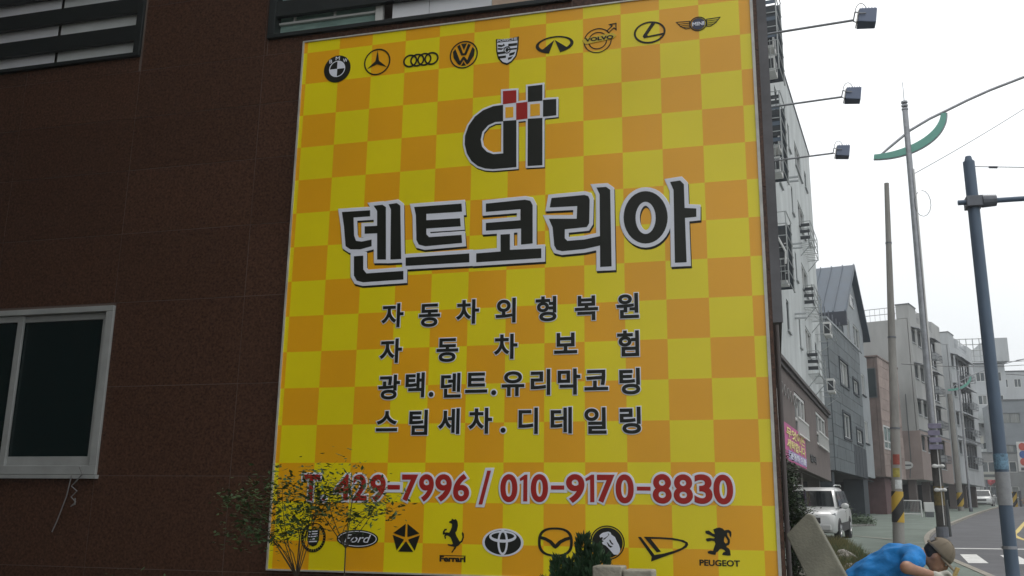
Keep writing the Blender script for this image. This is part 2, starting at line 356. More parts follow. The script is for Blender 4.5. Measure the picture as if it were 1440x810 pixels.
# ------------------------------------------------------------------ signboard
sign = thing('signboard', (-1.93, 7.02, 1.83), 'large yellow and orange chequered signboard with car emblems and black Korean lettering', 'sign')
def board_mat():
    m = bpy.data.materials.new('chequered_vinyl'); m.use_nodes = True; n = m.node_tree.nodes; l = m.node_tree.links; b = n['Principled BSDF']
    g = n.new('ShaderNodeNewGeometry'); s = n.new('ShaderNodeSeparateXYZ'); l.new(g.outputs['Position'], s.inputs[0])
    def M(op, a, bb=None):
        k = n.new('ShaderNodeMath'); k.operation = op
        for i, x in enumerate((a, bb)):
            if x is None: continue
            if isinstance(x, (int, float)): k.inputs[i].default_value = x
            else: l.new(x, k.inputs[i])
        return k.outputs[0]
    fx = M('FLOOR', M('DIVIDE', M('SUBTRACT', s.outputs[0], -3.8375), 0.3122)); fz = M('FLOOR', M('DIVIDE', M('SUBTRACT', s.outputs[2], 0.3927), 0.3002))
    par = M('PINGPONG', M('ADD', fx, fz), 1.0)
    mx = n.new('ShaderNodeMix'); mx.data_type = 'RGBA'; l.new(par, mx.inputs[0])
    mx.inputs[6].default_value = (0.88, 0.73, 0.004, 1); mx.inputs[7].default_value = (0.90, 0.425, 0.005, 1)
    no = n.new('ShaderNodeTexNoise'); no.inputs['Scale'].default_value = 1.1; no.inputs['Detail'].default_value = 5; l.new(g.outputs['Position'], no.inputs[0])
    mr = n.new('ShaderNodeMapRange'); l.new(no.outputs[0], mr.inputs[0]); mr.inputs[3].default_value = 0.86; mr.inputs[4].default_value = 1.1
    v = n.new('ShaderNodeVectorMath'); v.operation = 'SCALE'; l.new(mx.outputs[2], v.inputs[0]); l.new(mr.outputs[0], v.inputs['Scale'])
    l.new(v.outputs[0], b.inputs['Base Color']); b.inputs['Roughness'].default_value = 0.3
    b.inputs['Specular IOR Level'].default_value = 0.55
    bu = n.new('ShaderNodeBump'); bu.inputs['Strength'].default_value = 0.22; bu.inputs['Distance'].default_value = 0.02
    n2 = n.new('ShaderNodeTexNoise'); n2.inputs['Scale'].default_value = 1.6; l.new(g.outputs['Position'], n2.inputs[0]); l.new(n2.outputs[0], bu.inputs['Height']); l.new(bu.outputs[0], b.inputs['Normal'])
    return m
vinyl = board_mat()
SX0, SX1, SZ0, SZ1 = -3.872, -0.005, -0.425, 4.10
MB().box(SX0, SX1, 7.0, 7.043, SZ0, SZ1).build('panel', vinyl, sign, recalc=False)
trim = mat('pale_metal_trim', (0.50, 0.49, 0.45), 0.45, 0.2, var=0.2, scale=8)
for n_, x0, x1, z0, z1 in (('t', SX0 - 0.012, SX1 + 0.02, SZ1, SZ1 + 0.012), ('b', SX0 - 0.012, SX1 + 0.02, SZ0 - 0.012, SZ0), ('l', SX0 - 0.014, SX0, SZ0, SZ1), ('r', SX1, SX1 + 0.022, SZ0, SZ1)):
    MB().box(x0, x1, 6.988, 7.043, z0, z1).build('edge_trim', trim, sign)
def flat_curve(splines, bev, h, name, m, parent, zs=0.004, conv=None):
    cu = bpy.data.curves.new(name, 'CURVE'); cu.dimensions = '2D'; cu.fill_mode = 'BOTH'; cu.bevel_depth = bev; cu.bevel_resolution = 3
    for pts in splines:
        s = cu.splines.new('POLY'); s.points.add(len(pts) - 1)
        for q, p in zip(s.points, pts): q.co = (p[0], p[1], 0, 1)
        s.use_cyclic_u = True
    return flatten(cu, h, name, m, parent, bev)
def flatten(cu, h, name, m, parent, bev, fit=None, at=None, size=1.0):
    t = bpy.data.objects.new('tmp', cu); COL.objects.link(t)
    if fit:
        cu.bevel_depth = 0; dg = bpy.context.evaluated_depsgraph_get(); dg.update()
        V = [v.co.copy() for v in t.evaluated_get(dg).to_mesh().vertices]
        x0 = min(v.x for v in V); x1 = max(v.x for v in V); y0 = min(v.y for v in V); y1 = max(v.y for v in V)
        cu.bevel_depth = bev
    dg = bpy.context.evaluated_depsgraph_get(); dg.update()
    me = bpy.data.meshes.new_from_object(t.evaluated_get(dg)); bpy.data.objects.remove(t)
    V = [v.co.copy() for v in me.vertices]
    org = ORG[parent.name]
    for v, q in zip(me.vertices, V):
        X, Z = q.x, q.y
        if fit:
            fx0, fx1, fz0, fz1 = fit
            # keep the outline width true while fitting the glyph box
            kx = (fx1 - fx0) / (x1 - x0); kz = (fz1 - fz0) / (y1 - y0)
            X = fx0 + (q.x - x0) * kx; Z = fz0 + (q.y - y0) * kz
        elif at: X = at[0] + q.x * size; Z = at[1] + q.y * size
        y = 7.0 - h - (q.z / bev * 0.0008 if bev else 0)
        v.co = Vector((X, y, Z)) - org
    me.materials.clear(); me.materials.append(m); me.name = name
    o = bpy.data.objects.new(name, me); COL.objects.link(o); o.parent = parent; ORG[o.name] = org
    return o
def glyph(ch, bev, **k):
    cu = bpy.data.curves.new('glyph', 'FONT'); cu.body = ch; cu.bevel_depth = bev; cu.bevel_resolution = 2; cu.fill_mode = 'BOTH'
    return flatten(cu, k['h'], k.get('name', 'letter'), k['m'], k['parent'], bev, fit=k.get('fit'), at=k.get('at'), size=k.get('size', 1.0))
SHP={'headline':[[(-3.4068,2.4731),(-3.1549,2.4695),(-3.1524,2.4208),(-3.3027,2.4217),(-3.2884,2.2586),(-3.2682,2.2116),(-3.2153,2.2011),(-3.1291,2.2124),(-3.1264,2.1597),(-3.2244,2.1395),(-3.3119,2.1449),(-3.3562,2.174),(-3.3817,2.3494)],[(-3.1195,2.5082),(-3.045,2.5099),(-3.0142,2.4883),(-2.9926,2.038),(-3.0662,2.0423),(-3.0776,2.2688),(-3.1893,2.2714),(-3.1925,2.3318),(-3.0806,2.329),(-3.0873,2.4621)],[(-2.9855,2.5104),(-2.9167,2.5149),(-2.8861,2.4909),(-2.8588,2.0349),(-2.9486,2.0354),(-2.9637,2.4652)],[(-3.2757,2.0782),(-3.1962,2.0783),(-3.1899,1.962),(-3.1584,1.9249),(-2.8349,1.9284),(-2.832,1.8609),(-3.1841,1.8559),(-3.2393,1.8728),(-3.2665,1.9166)],[(-2.7581,2.4694),(-2.3523,2.4679),(-2.3459,2.4036),(-2.654,2.4068),(-2.6518,2.3472),(-2.3607,2.3434),(-2.3543,2.2796),(-2.6493,2.2807),(-2.6474,2.2287),(-2.6225,2.2011),(-2.3451,2.2019),(-2.3387,2.1386),(-2.651,2.1302),(-2.7068,2.1477),(-2.7276,2.1867),(-2.7408,2.4011)],[(-2.8156,2.0394),(-2.2755,2.0423),(-2.2737,1.9732),(-2.8128,1.9738)],[(-2.1403,2.4521),(-1.817,2.4605),(-1.7736,2.4479),(-1.755,2.4117),(-1.7524,2.0971),(-1.8426,2.0937),(-1.8441,2.2265),(-2.1357,2.2276),(-2.1369,2.2881),(-1.8494,2.2913),(-1.8505,2.3886),(-2.1389,2.3863)],[(-2.0126,2.1825),(-1.9393,2.1823),(-1.9374,2.0517),(-1.6825,2.0475),(-1.682,1.973),(-2.2111,1.9696),(-2.2127,2.0385),(-2.0102,2.0424)],[(-1.597,2.4577),(-1.3337,2.4628),(-1.305,2.4515),(-1.2942,2.4232),(-1.2997,2.2304),(-1.3174,2.2023),(-1.4937,2.1961),(-1.4937,2.1192),(-1.4716,2.0952),(-1.3354,2.0978),(-1.2155,2.1169),(-1.2161,2.0456),(-1.3358,2.0262),(-1.5113,2.019),(-1.5556,2.0329),(-1.5734,2.0678),(-1.5872,2.216),(-1.6166,2.2866),(-1.3941,2.271),(-1.3893,2.38),(-1.6102,2.3848)],[(-1.2341,2.517),(-1.1616,2.5158),(-1.1313,2.4905),(-1.1274,1.8746),(-1.2111,1.8748),(-1.2103,2.4624)],[(-0.6603,2.5163),(-0.5884,2.5217),(-0.562,2.4904),(-0.5613,2.2987),(-0.4744,2.2879),(-0.4763,2.2264),(-0.5614,2.2236),(-0.5593,1.8749),(-0.6417,1.8753),(-0.6367,2.4515)]],'ring_o':[[(-0.6906,2.2349),(-0.6941,2.1991),(-0.7024,2.1647),(-0.7154,2.1329),(-0.7326,2.1045),(-0.7536,2.0804),(-0.7777,2.0613),(-0.8042,2.0477),(-0.8324,2.0402),(-0.8614,2.0389),(-0.8903,2.0438),(-0.9182,2.055),(-0.9444,2.0719),(-0.9681,2.0942),(-0.9884,2.1212),(-1.0048,2.1522),(-1.0168,2.1861),(-1.0239,2.2219),(-1.0259,2.2586),(-1.0228,2.295),(-1.0146,2.33),(-1.0016,2.3626),(-0.9841,2.3915),(-0.9628,2.4161),(-0.9382,2.4355),(-0.9111,2.449),(-0.8824,2.4564),(-0.8531,2.4573),(-0.8239,2.4518),(-0.7957,2.44),(-0.7696,2.4224),(-0.7462,2.3995),(-0.7262,2.372),(-0.7103,2.3409),(-0.6989,2.3069),(-0.6923,2.2713)]],'ring_i':[[(-0.779,2.2367),(-0.7807,2.2141),(-0.7847,2.1924),(-0.7909,2.1722),(-0.7991,2.1541),(-0.8091,2.1387),(-0.8205,2.1264),(-0.833,2.1176),(-0.8463,2.1126),(-0.8599,2.1115),(-0.8735,2.1144),(-0.8865,2.1211),(-0.8987,2.1316),(-0.9097,2.1454),(-0.9191,2.1621),(-0.9266,2.1814),(-0.9321,2.2025),(-0.9353,2.2249),(-0.9361,2.2478),(-0.9345,2.2706),(-0.9305,2.2926),(-0.9243,2.313),(-0.9161,2.3313),(-0.906,2.3469),(-0.8945,2.3593),(-0.8818,2.3681),(-0.8684,2.3731),(-0.8547,2.3741),(-0.8411,2.371),(-0.8279,2.3641),(-0.8157,2.3534),(-0.8048,2.3394),(-0.7955,2.3224),(-0.7881,2.3031),(-0.7828,2.2819),(-0.7797,2.2596)]],'d':[[(-2.0122,3.3004),(-2.0978,3.2971),(-2.1811,3.2711),(-2.252,3.2215),(-2.3056,3.1454),(-2.3346,3.0572),(-2.3351,2.9838),(-2.3138,2.9015),(-2.2738,2.8325),(-2.218,2.7842),(-2.1536,2.7571),(-2.0875,2.7466),(-1.8917,2.7466),(-1.8968,3.1537),(-2.0099,3.1577)]],'dh':[[(-2.0075,3.155),(-2.0762,3.157),(-2.1376,3.1337),(-2.1865,3.0797),(-2.1994,3.0126),(-2.1861,2.9481),(-2.1448,2.9007),(-2.0899,2.8741),(-2.003,2.8734)]],'tblk':[[(-1.7986,3.156),(-1.6778,3.151),(-1.6754,2.7445),(-1.797,2.7479)],[(-1.8013,3.443),(-1.6796,3.4442),(-1.6787,3.3043),(-1.8,3.305)],[(-1.6718,3.3085),(-1.563,3.3041),(-1.5627,3.1635),(-1.671,3.1624)]],'tred':[[(-2.0142,3.4244),(-1.9001,3.4193),(-1.8988,3.3106),(-2.0123,3.3078)],[(-1.8987,3.3032),(-1.8047,3.3055),(-1.8033,3.1589),(-1.8968,3.1561)]],'cellw':[[(-2.0123,3.3053),(-1.8987,3.3032),(-1.8968,3.1561),(-2.0099,3.1577)],[(-1.8047,3.3055),(-1.6741,3.3038),(-1.6732,3.1554),(-1.8033,3.1564)]],'cello':[[(-1.9905,3.2759),(-1.9242,3.2739),(-1.923,3.1832),(-1.989,3.1825)],[(-1.7787,3.2807),(-1.6995,3.2797),(-1.6988,3.1774),(-1.7778,3.1757)]],'horse':[[(-2.3609,-0.0234),(-2.3441,-0.0309),(-2.3289,-0.0263),(-2.3166,-0.0436),(-2.3122,-0.074),(-2.3205,-0.1121),(-2.332,-0.1232),(-2.3218,-0.1501),(-2.3071,-0.1714),(-2.2948,-0.1906),(-2.281,-0.1817),(-2.2723,-0.1546),(-2.2788,-0.1331),(-2.2756,-0.119),(-2.2635,-0.1328),(-2.2628,-0.1598),(-2.2737,-0.1902),(-2.2898,-0.2034),(-2.3057,-0.2199),(-2.3197,-0.2256),(-2.3262,-0.2418),(-2.3377,-0.2528),(-2.3512,-0.2714),(-2.3572,-0.2673),(-2.3403,-0.2421),(-2.3337,-0.228),(-2.3585,-0.2242),(-2.3858,-0.2183),(-2.3884,-0.2097),(-2.3588,-0.2134),(-2.3461,-0.2067),(-2.3562,-0.1831),(-2.3663,-0.1617),(-2.3808,-0.1511),(-2.3963,-0.146),(-2.408,-0.1516),(-2.4039,-0.1678),(-2.4108,-0.1733),(-2.4175,-0.1518),(-2.4109,-0.1354),(-2.4237,-0.141),(-2.4297,-0.139),(-2.4292,-0.1194),(-2.4156,-0.0995),(-2.3978,-0.0992),(-2.401,-0.108),(-2.4151,-0.1137),(-2.4147,-0.1278),(-2.4005,-0.1243),(-2.3791,-0.1272),(-2.3679,-0.1075),(-2.3591,-0.0856),(-2.3574,-0.0638),(-2.3695,-0.0552),(-2.3814,-0.0532),(-2.3816,-0.0456),(-2.3641,-0.0366)]],'lion':[[(-0.4839,-0.0827),(-0.462,-0.0802),(-0.4338,-0.1012),(-0.4194,-0.1045),(-0.4259,-0.0832),(-0.4306,-0.0726),(-0.4107,-0.0637),(-0.3889,-0.0583),(-0.3675,-0.0644),(-0.3536,-0.0784),(-0.3427,-0.0747),(-0.3247,-0.073),(-0.3094,-0.0848),(-0.3079,-0.1025),(-0.3124,-0.1239),(-0.3191,-0.1134),(-0.322,-0.0957),(-0.3325,-0.0902),(-0.3386,-0.0988),(-0.3336,-0.1172),(-0.3201,-0.1382),(-0.3209,-0.1595),(-0.3287,-0.1737),(-0.3432,-0.1797),(-0.3471,-0.1883),(-0.3296,-0.1985),(-0.3216,-0.2124),(-0.3186,-0.244),(-0.3386,-0.2459),(-0.3742,-0.2418),(-0.3701,-0.2276),(-0.3519,-0.2201),(-0.3587,-0.2097),(-0.3798,-0.1995),(-0.3907,-0.2033),(-0.4057,-0.2213),(-0.4166,-0.2251),(-0.423,-0.2429),(-0.446,-0.2399),(-0.471,-0.2333),(-0.4742,-0.2228),(-0.4559,-0.2153),(-0.438,-0.2185),(-0.43,-0.1971),(-0.4182,-0.1685),(-0.4247,-0.1508),(-0.4427,-0.1476),(-0.4718,-0.1539),(-0.4824,-0.1448),(-0.4798,-0.1341),(-0.4565,-0.1301),(-0.4277,-0.1331),(-0.4188,-0.1258),(-0.4344,-0.119),(-0.4558,-0.1087),(-0.4773,-0.1019),(-0.4843,-0.0949)]],'lionh':[[(-0.3528,-0.114),(-0.3446,-0.1245),(-0.3333,-0.1455),(-0.3367,-0.1612),(-0.3512,-0.1657),(-0.3615,-0.1517),(-0.3593,-0.1318)]],'lionr':[[(-1.2362,-0.1302),(-1.2275,-0.1177),(-1.2109,-0.1078),(-1.1928,-0.1033),(-1.1713,-0.0995),(-1.157,-0.1041),(-1.15,-0.1198),(-1.1252,-0.1365),(-1.1113,-0.167),(-1.0974,-0.1906),(-1.0886,-0.2177),(-1.091,-0.2381),(-1.1054,-0.2575),(-1.1338,-0.2561),(-1.1549,-0.2327),(-1.1725,-0.2126),(-1.1938,-0.1939),(-1.2116,-0.1875),(-1.2187,-0.1759),(-1.2042,-0.1654),(-1.2185,-0.1574),(-1.209,-0.1414),(-1.2205,-0.1368),(-1.2306,-0.1418)]],'lionm':[[(-1.1662,-0.1564),(-1.1576,-0.1563),(-1.1492,-0.1725),(-1.1351,-0.1859),(-1.1451,-0.1875),(-1.1592,-0.1727)],[(-1.1828,-0.1732),(-1.1757,-0.1772),(-1.1616,-0.1953),(-1.1424,-0.2025),(-1.1568,-0.2096),(-1.1724,-0.199)],[(-1.2134,-0.1532),(-1.1991,-0.1529),(-1.1824,-0.1375),(-1.1658,-0.1201),(-1.1743,-0.1099),(-1.1701,-0.1236),(-1.1896,-0.139)]],'dm1':[[(-0.9149,-0.131),(-0.807,-0.1311),(-0.7127,-0.1355),(-0.6401,-0.1484),(-0.6115,-0.1641),(-0.6078,-0.1782),(-0.6207,-0.1967),(-0.6629,-0.2198),(-0.7155,-0.2412),(-0.7892,-0.2672),(-0.8686,-0.2975),(-0.8625,-0.2567),(-0.7887,-0.2449),(-0.7046,-0.2227),(-0.652,-0.2014),(-0.6286,-0.1826),(-0.6261,-0.1684),(-0.6611,-0.1549),(-0.7234,-0.1459),(-0.8073,-0.1413),(-0.8706,-0.1425),(-0.8009,-0.2289),(-0.8283,-0.2336)]],'dm2':[[(-0.9575,-0.1328),(-0.9383,-0.1325),(-0.8466,-0.2512),(-0.8627,-0.2669)]],'margin':[[(-3.8681,4.0994),(0.0024,4.0827),(-0.0253,-0.3596),(-3.8804,-0.4285)]]}
ROWS=[[('자',-2.9112,1.5629),('동',-2.5946,1.555),('차',-2.2761,1.5662),('외',-1.9552,1.5628),('형',-1.6327,1.5609),('복',-1.3224,1.5558),('원',-1.0006,1.5551)],[('자',-2.9128,1.2734),('동',-2.4355,1.2686),('차',-1.9596,1.2771),('보',-1.4852,1.2816),('험',-1.0002,1.2669)],[('광',-2.9159,0.982),('택',-2.6943,0.9944),('.',-2.5591,0.918),('덴',-2.3998,0.9827),('트',-2.191,0.9966),('.',-2.0494,0.9213),('유',-1.8964,0.9899),('리',-1.6774,0.9932),('막',-1.4651,0.9916),('코',-1.251,0.9948),('팅',-0.9982,0.984)],[('스',-2.9213,0.7077),('팀',-2.6537,0.6994),('세',-2.3986,0.7064),('차',-2.1529,0.7066),('.',-1.9702,0.6338),('디',-1.7718,0.7019),('테',-1.5168,0.7019),('일',-1.2566,0.6954),('링',-0.998,0.6954)]]
PHONE=[('T',-3.6164,-3.4674,0.1014,0.2978),('.',-3.4398,-3.4141,0.1023,0.1252),('4',-3.3327,-3.2055,0.106,0.2983),('2',-3.1802,-3.0643,0.105,0.2986),('9',-3.0329,-2.9108,0.1007,0.2989),('-',-2.891,-2.7898,0.1895,0.2222),('7',-2.7712,-2.6488,0.1063,0.2994),('9',-2.6305,-2.5154,0.1042,0.302),('9',-2.4973,-2.3713,0.1054,0.3022),('6',-2.3534,-2.2322,0.1067,0.3025),('/',-2.152,-2.0606,0.0832,0.3316),('0',-1.9812,-1.8552,0.1046,0.3032),('1',-1.8345,-1.7748,0.1077,0.3034),('0',-1.7462,-1.6211,0.1067,0.3037),('-',-1.5951,-1.4971,0.1959,0.2239),('9',-1.4788,-1.3483,0.1059,0.3042),('1',-1.3372,-1.2708,0.1069,0.3044),('7',-1.2488,-1.1282,0.108,0.3003),('0',-1.1118,-0.987,0.104,0.3027),('-',-0.96,-0.8633,0.1922,0.2185),('8',-0.8441,-0.7164,0.1044,0.3054),('8',-0.6953,-0.567,0.1037,0.3036),('3',-0.5492,-0.4316,0.1051,0.3039),('0',-0.4161,-0.2874,0.1033,0.3021)]
EMB={'roundel':(-3.5349,3.8046,0.1267,0.1282),'star':(-3.1579,3.8272,0.1229,0.1246),'rings':(-2.7535,3.7993,0.1617,0.0618),'vw':(-2.3662,3.7994,0.1243,0.1265),'shield':(-1.9839,3.7832,0.0998,0.1234),'peak':(-1.5785,3.7911,0.1593,0.0782),'arrow':(-1.2035,3.7976,0.1442,0.1275),'ell':(-0.7942,3.803,0.1268,0.0964),'wings':(-0.4082,3.8277,0.1758,0.0622),'wreath':(-3.4965,-0.1808,0.1053,0.1114),'oval':(-3.1235,-0.1843,0.1723,0.0666),'penta':(-2.723,-0.1777,0.1131,0.1106),'horse':(-2.3475,-0.1472,0.0843,0.124),'htext':(-2.3474,-0.3137,0.1026,0.023),'triell':(-1.9601,-0.1896,0.1574,0.0995),'wingm':(-1.5625,-0.1782,0.1296,0.1019),'lionr':(-1.1808,-0.1758,0.1255,0.1191),'dmark':(-0.7838,-0.2115,0.1751,0.0839),'lion':(-0.3981,-0.153,0.0893,0.0951),'ltext':(-0.3957,-0.2974,0.1356,0.0214)}

def circ(cx, cz, rx, rz, n=40, a0=0, a1=360): return [(cx + rx * math.cos(R(a0 + (a1 - a0) * i / n)), cz + rz * math.sin(R(a0 + (a1 - a0) * i / n))) for i in range(n if a1 - a0 >= 360 else n + 1)]
H1, H2, H3, H4 = 0.0015, 0.0035, 0.0055, 0.0075
# headline
hs = SHP['headline']
def shift(L, dx, dz): return [[(x + dx, z + dz) for x, z in l] for l in L]
head = hs + [SHP['ring_o'][0], SHP['ring_i'][0]]
flat_curve(shift(hs + SHP['ring_o'] + SHP['ring_i'], 0.006, -0.016), 0.034, H1, 'headline_shadow', blk_print, sign)
flat_curve(hs + [SHP['ring_o'][0], SHP['ring_i'][0]], 0.034, H2 + 0.001, 'headline_outline', wht_print, sign)
for s_ in hs: flat_curve([s_], 0.0025, H3 + 0.001, 'headline_stroke', blk_print, sign)
flat_curve(head[-2:], 0.0015, H3 + 0.001, 'headline_stroke', blk_print, sign)
# d-t monogram
cells = SHP['cellw']; dd = SHP['d'] + SHP['dh']
for q in (SHP['d'] + SHP['dh'], SHP['tblk'], SHP['tred'], cells): flat_curve(shift(q, 0.005, -0.012), 0.016, H1, 'monogram_shadow', blk_print, sign)
for q in (dd, SHP['tblk'], SHP['tred'], cells): flat_curve(q, 0.018, H2 + 0.001, 'monogram_outline', wht_print, sign)
flat_curve(dd, 0.001, H3 + 0.001, 'monogram_letter', blk_print, sign)
for q in SHP['tblk']: flat_curve([q], 0.001, H3 + 0.001, 'monogram_letter', blk_print, sign)
for q in SHP['tred']: flat_curve([q], 0.001, H3 + 0.001, 'monogram_square', red_print, sign)
ocell = mat('orange_vinyl', (0.86, 0.43, 0.008), 0.42)
for q in SHP['cello']: flat_curve([q], 0.001, H3 + 0.001, 'monogram_square', ocell, sign)
for row in ROWS:
    for ch, x, z in row:
        if ch == '.':
            flat_curve([circ(x, z, 0.018, 0.018, 20)], 0.012, H2, 'letter_outline', wht_print, sign); flat_curve([circ(x, z, 0.018, 0.018, 20)], 0.002, H3, 'letter', blk_print, sign); continue
        sz = 0.206
        glyph(ch, 0.062, h=H2, m=wht_print, parent=sign, at=(x - sz * 0.46, z - sz * 0.37), size=sz, name='letter_outline')
        glyph(ch, 0.028, h=H3, m=blk_print, parent=sign, at=(x - sz * 0.46, z - sz * 0.37), size=sz, name='letter')
for k, (ch, x0, x1, z0, z1) in enumerate(PHONE):
    ex, ez = 0.001, 0.001
    for nm, bv, hh, mm in (('number_outline', 0.085, H2 + (k % 2) * 0.0004, wht_print), ('number', 0.028, H3 + 0.0004, red_print)):
        if ch == '-': flat_curve([[(x0, z0), (x1, z0), (x1, z1), (x0, z1)]], 0.024 if mm is wht_print else 0.001, hh, nm, mm, sign)
        elif ch == '.': flat_curve([circ(x0 + 0.013, z0 + 0.012, 0.014, 0.014, 16)], 0.022 if mm is wht_print else 0.001, hh, nm, mm, sign)
        elif ch == '1': flat_curve([[(x1 - 0.030, z0 + .002), (x1 - 0.003, z0 + .002), (x1 - 0.003, z1 - .002), (x1 - .020, z1 - .002), (x0 + .001, z1 - .030), (x0 + .004, z1 - .046), (x1 - .030, z1 - .034)]], 0.020 if mm is wht_print else 0.002, hh, nm, mm, sign)
        elif ch in '/': flat_curve([[(x0, z0), (x0 + 0.028, z0), (x1, z1), (x1 - 0.028, z1)]], 0.022 if mm is wht_print else 0.001, hh, nm, mm, sign)
        else:
            p = 0.004; q = 0.0
            glyph(ch, bv, h=hh, m=mm, parent=sign, fit=(x0 + p, x1 - p, z0 + p, z1 - p), name=nm)

# emblems: each is a part, its lighter marks are sub-parts
def EM(key, shapes, name='emblem', m=None, bev=0.0008, h=H2):
    cx, cz, hx, hz = EMB[key]
    return flat_curve([[(cx + x * hx, cz + z * hz) for x, z in s] for s in shapes], bev, h, name, m or blk_print, sign)
def SUB(parent, key, shapes, m, h=H3, name='emblem_mark', bev=0.0008):
    o = EM(key, shapes, name, m, bev, h); o.parent = parent; return o
def WORD(parent, key, text, x0, x1, z0, z1, m, h=H3, bev=0.02, shear=0, name='emblem_word'):
    cx, cz, hx, hz = EMB[key]
    cu = bpy.data.curves.new('glyph', 'FONT'); cu.body = text; cu.bevel_depth = bev; cu.bevel_resolution = 1; cu.fill_mode = 'BOTH'; cu.shear = shear
    return flatten(cu, h, name, m, parent, bev, fit=(cx + x0 * hx, cx + x1 * hx, cz + z0 * hz, cz + z1 * hz))
def line(p, q, w): 
    d = Vector((q[0] - p[0], q[1] - p[1])).normalized(); n = Vector((-d.y, d.x)) * w / 2
    return [(p[0] + n.x, p[1] + n.y), (p[0] - n.x, p[1] - n.y), (q[0] - n.x, q[1] - n.y), (q[0] + n.x, q[1] + n.y)]
def EMB_LABEL(o, t): o['label'] = t
o = EM('roundel', [circ(0, 0, 1, 1)]); EMB_LABEL(o, 'black roundel with four quarters')
SUB(o, 'roundel', [circ(0, 0, .60, .60), circ(0, 0, .55, .55)], wht_print)
SUB(o, 'roundel', [[(0, 0)] + circ(0, 0, .54, .54, 12, 0, 90), [(0, 0)] + circ(0, 0, .54, .54, 12, 180, 270)], wht_print)
WORD(o, 'roundel', 'B', -.62, -.42, .48, .74, wht_print); WORD(o, 'roundel', 'M', -.15, .15, .66, .92, wht_print); WORD(o, 'roundel', 'W', .42, .74, .44, .70, wht_print)
o = EM('star', [circ(0, 0, 1, 1), circ(0, 0, .91, .91)]); EMB_LABEL(o, 'thin ring with a three-pointed star')
SUB(o, 'star', [[(0, .86), (.13, .07), (.74, -.46), (0, -.17), (-.74, -.46), (-.13, .07)]], blk_print, H2)
ring4 = []
o = None
for k in range(4):
    c = -0.60 + k * 0.4; rx = 0.40; rz = 0.97
    q = EM('rings', [circ(c, 0, rx, rz), circ(c, 0, rx - .085, rz - .23)], h=H2 + 0.0003 * (k % 2), name='emblem' if k == 0 else 'emblem_ring')
    if k == 0: o = q; EMB_LABEL(o, 'row of four linked rings')
    else: q.parent = o
o = EM('vw', [circ(0, 0, 1, 1), circ(0, 0, .92, .92)]); EMB_LABEL(o, 'ring around a stacked V and W')
SUB(o, 'vw', [[(-.20, .80), (.20, .80), (0, .34)], [(-.48, .66), (-.30, .76), (-.06, .10), (.06, .10), (.30, .76), (.48, .66), (.17, -.04), (-.17, -.04)], [(-.78, .28), (-.62, .48), (-.42, -.02), (-.26, -.44), (-.06, -.16), (.06, -.16), (.26, -.44), (.42, -.02), (.62, .48), (.78, .28), (.72, -.16), (.38, -.66), (.24, -.74), (0, -.36), (-.24, -.74), (-.38, -.66), (-.72, -.16)], [(-.16, -.80), (.16, -.80), (0, -.52)]], blk_print, H2)
o = EM('shield', [[(-1, 1), (0, .90), (1, 1), (.95, .1), (.8, -.45), (.4, -.85), (0, -1), (-.4, -.85), (-.8, -.45), (-.95, .1)]]); EMB_LABEL(o, 'quartered coat-of-arms shield')
SUB(o, 'shield', [[(-.88, .70), (.88, .70), (.84, .08), (.7, -.42), (.35, -.76), (0, -.88), (-.35, -.76), (-.7, -.42), (-.84, .08)]], wht_print)
SUB(o, 'shield', [[(.1, .52), (.86, .52), (.84, .34), (.1, .34)], [(-.84, .0), (-.2, .0), (-.2, -.16), (-.80, -.16)], [(-.75, -.32), (-.1, -.32), (-.1, -.48), (-.66, -.48)], [(.1, .16), (.84, .16), (.83, .06), (.1, .06)], [(-.8, .55), (-.4, .48), (-.3, .58), (-.2, .44), (-.5, .36), (-.8, .42)], [(-.8, .3), (-.4, .24), (-.2, .30), (-.5, .14), (-.8, .2)], [(.2, -.2), (.7, -.12), (.6, -.3), (.2, -.38)], [(.1, -.5), (.5, -.44), (.35, -.6), (.1, -.66)]], blk_print, H4)
SUB(o, 'shield', [circ(0, .08, .30, .26), circ(0, .08, .24, .20)], blk_print, H4 + .0004); SUB(o, 'shield', [[(-.1, .2), (.08, .24), (.1, .0), (-.02, -.08), (-.14, .04)]], blk_print, H4 + .0006)
WORD(o, 'shield', 'PORSCHE', -.86, .86, .76, .94, wht_print)
o = EM('peak', [circ(0, .05, 1, .95, 60, -62, 242) + [(-.26, -.98), (0, .60), (.26, -.98)], circ(0, .16, .82, .72, 60, -28, 208) + [(-.42, -.55), (-.42, -.55), (0, .42 + .3), (.42, -.55)]][:1]); EMB_LABEL(o, 'open oval with a central peak')
bpy.data.objects.remove(o)
pk = circ(0, .03, 1, .97, 60, -70, 250)
inn = circ(0, .10, .84, .76, 60, 218, -38)
o = EM('peak', [pk + [(-.30, -.92), (-.02, .55), (-.62, -.38)] + inn + [(.62, -.38), (.02, .55), (.30, -.92)]]); EMB_LABEL(o, 'open oval with a central peak')
o = EM('arrow', [circ(-.1, -.1, .80, .86), circ(-.1, -.1, .75, .81)]); EMB_LABEL(o, 'outlined ring with an arrow and a name band')
SUB(o, 'arrow', [circ(-.1, -.1, .54, .60), circ(-.1, -.1, .49, .55)], blk_print, H2); SUB(o, 'arrow', [[(.40, .50), (.70, .82), (.52, .95), (.98, .99), (.98, .45), (.84, .62), (.52, .34)], [(.47, .50), (.78, .81), (.68, .90), (.93, .93), (.93, .58), (.84, .70), (.54, .40)]], blk_print, H2)
SUB(o, 'arrow', [[(-.98, .02), (-.78, .16), (.78, .30), (.98, .1), (.80, -.08), (-.80, -.28)]], mat('faded_yellow_vinyl', (0.66, 0.48, 0.03), 0.42), H3)
WORD(o, 'arrow', 'VOLVO', -.80, .78, -.10, .14, blk_print, H4, bev=.05)
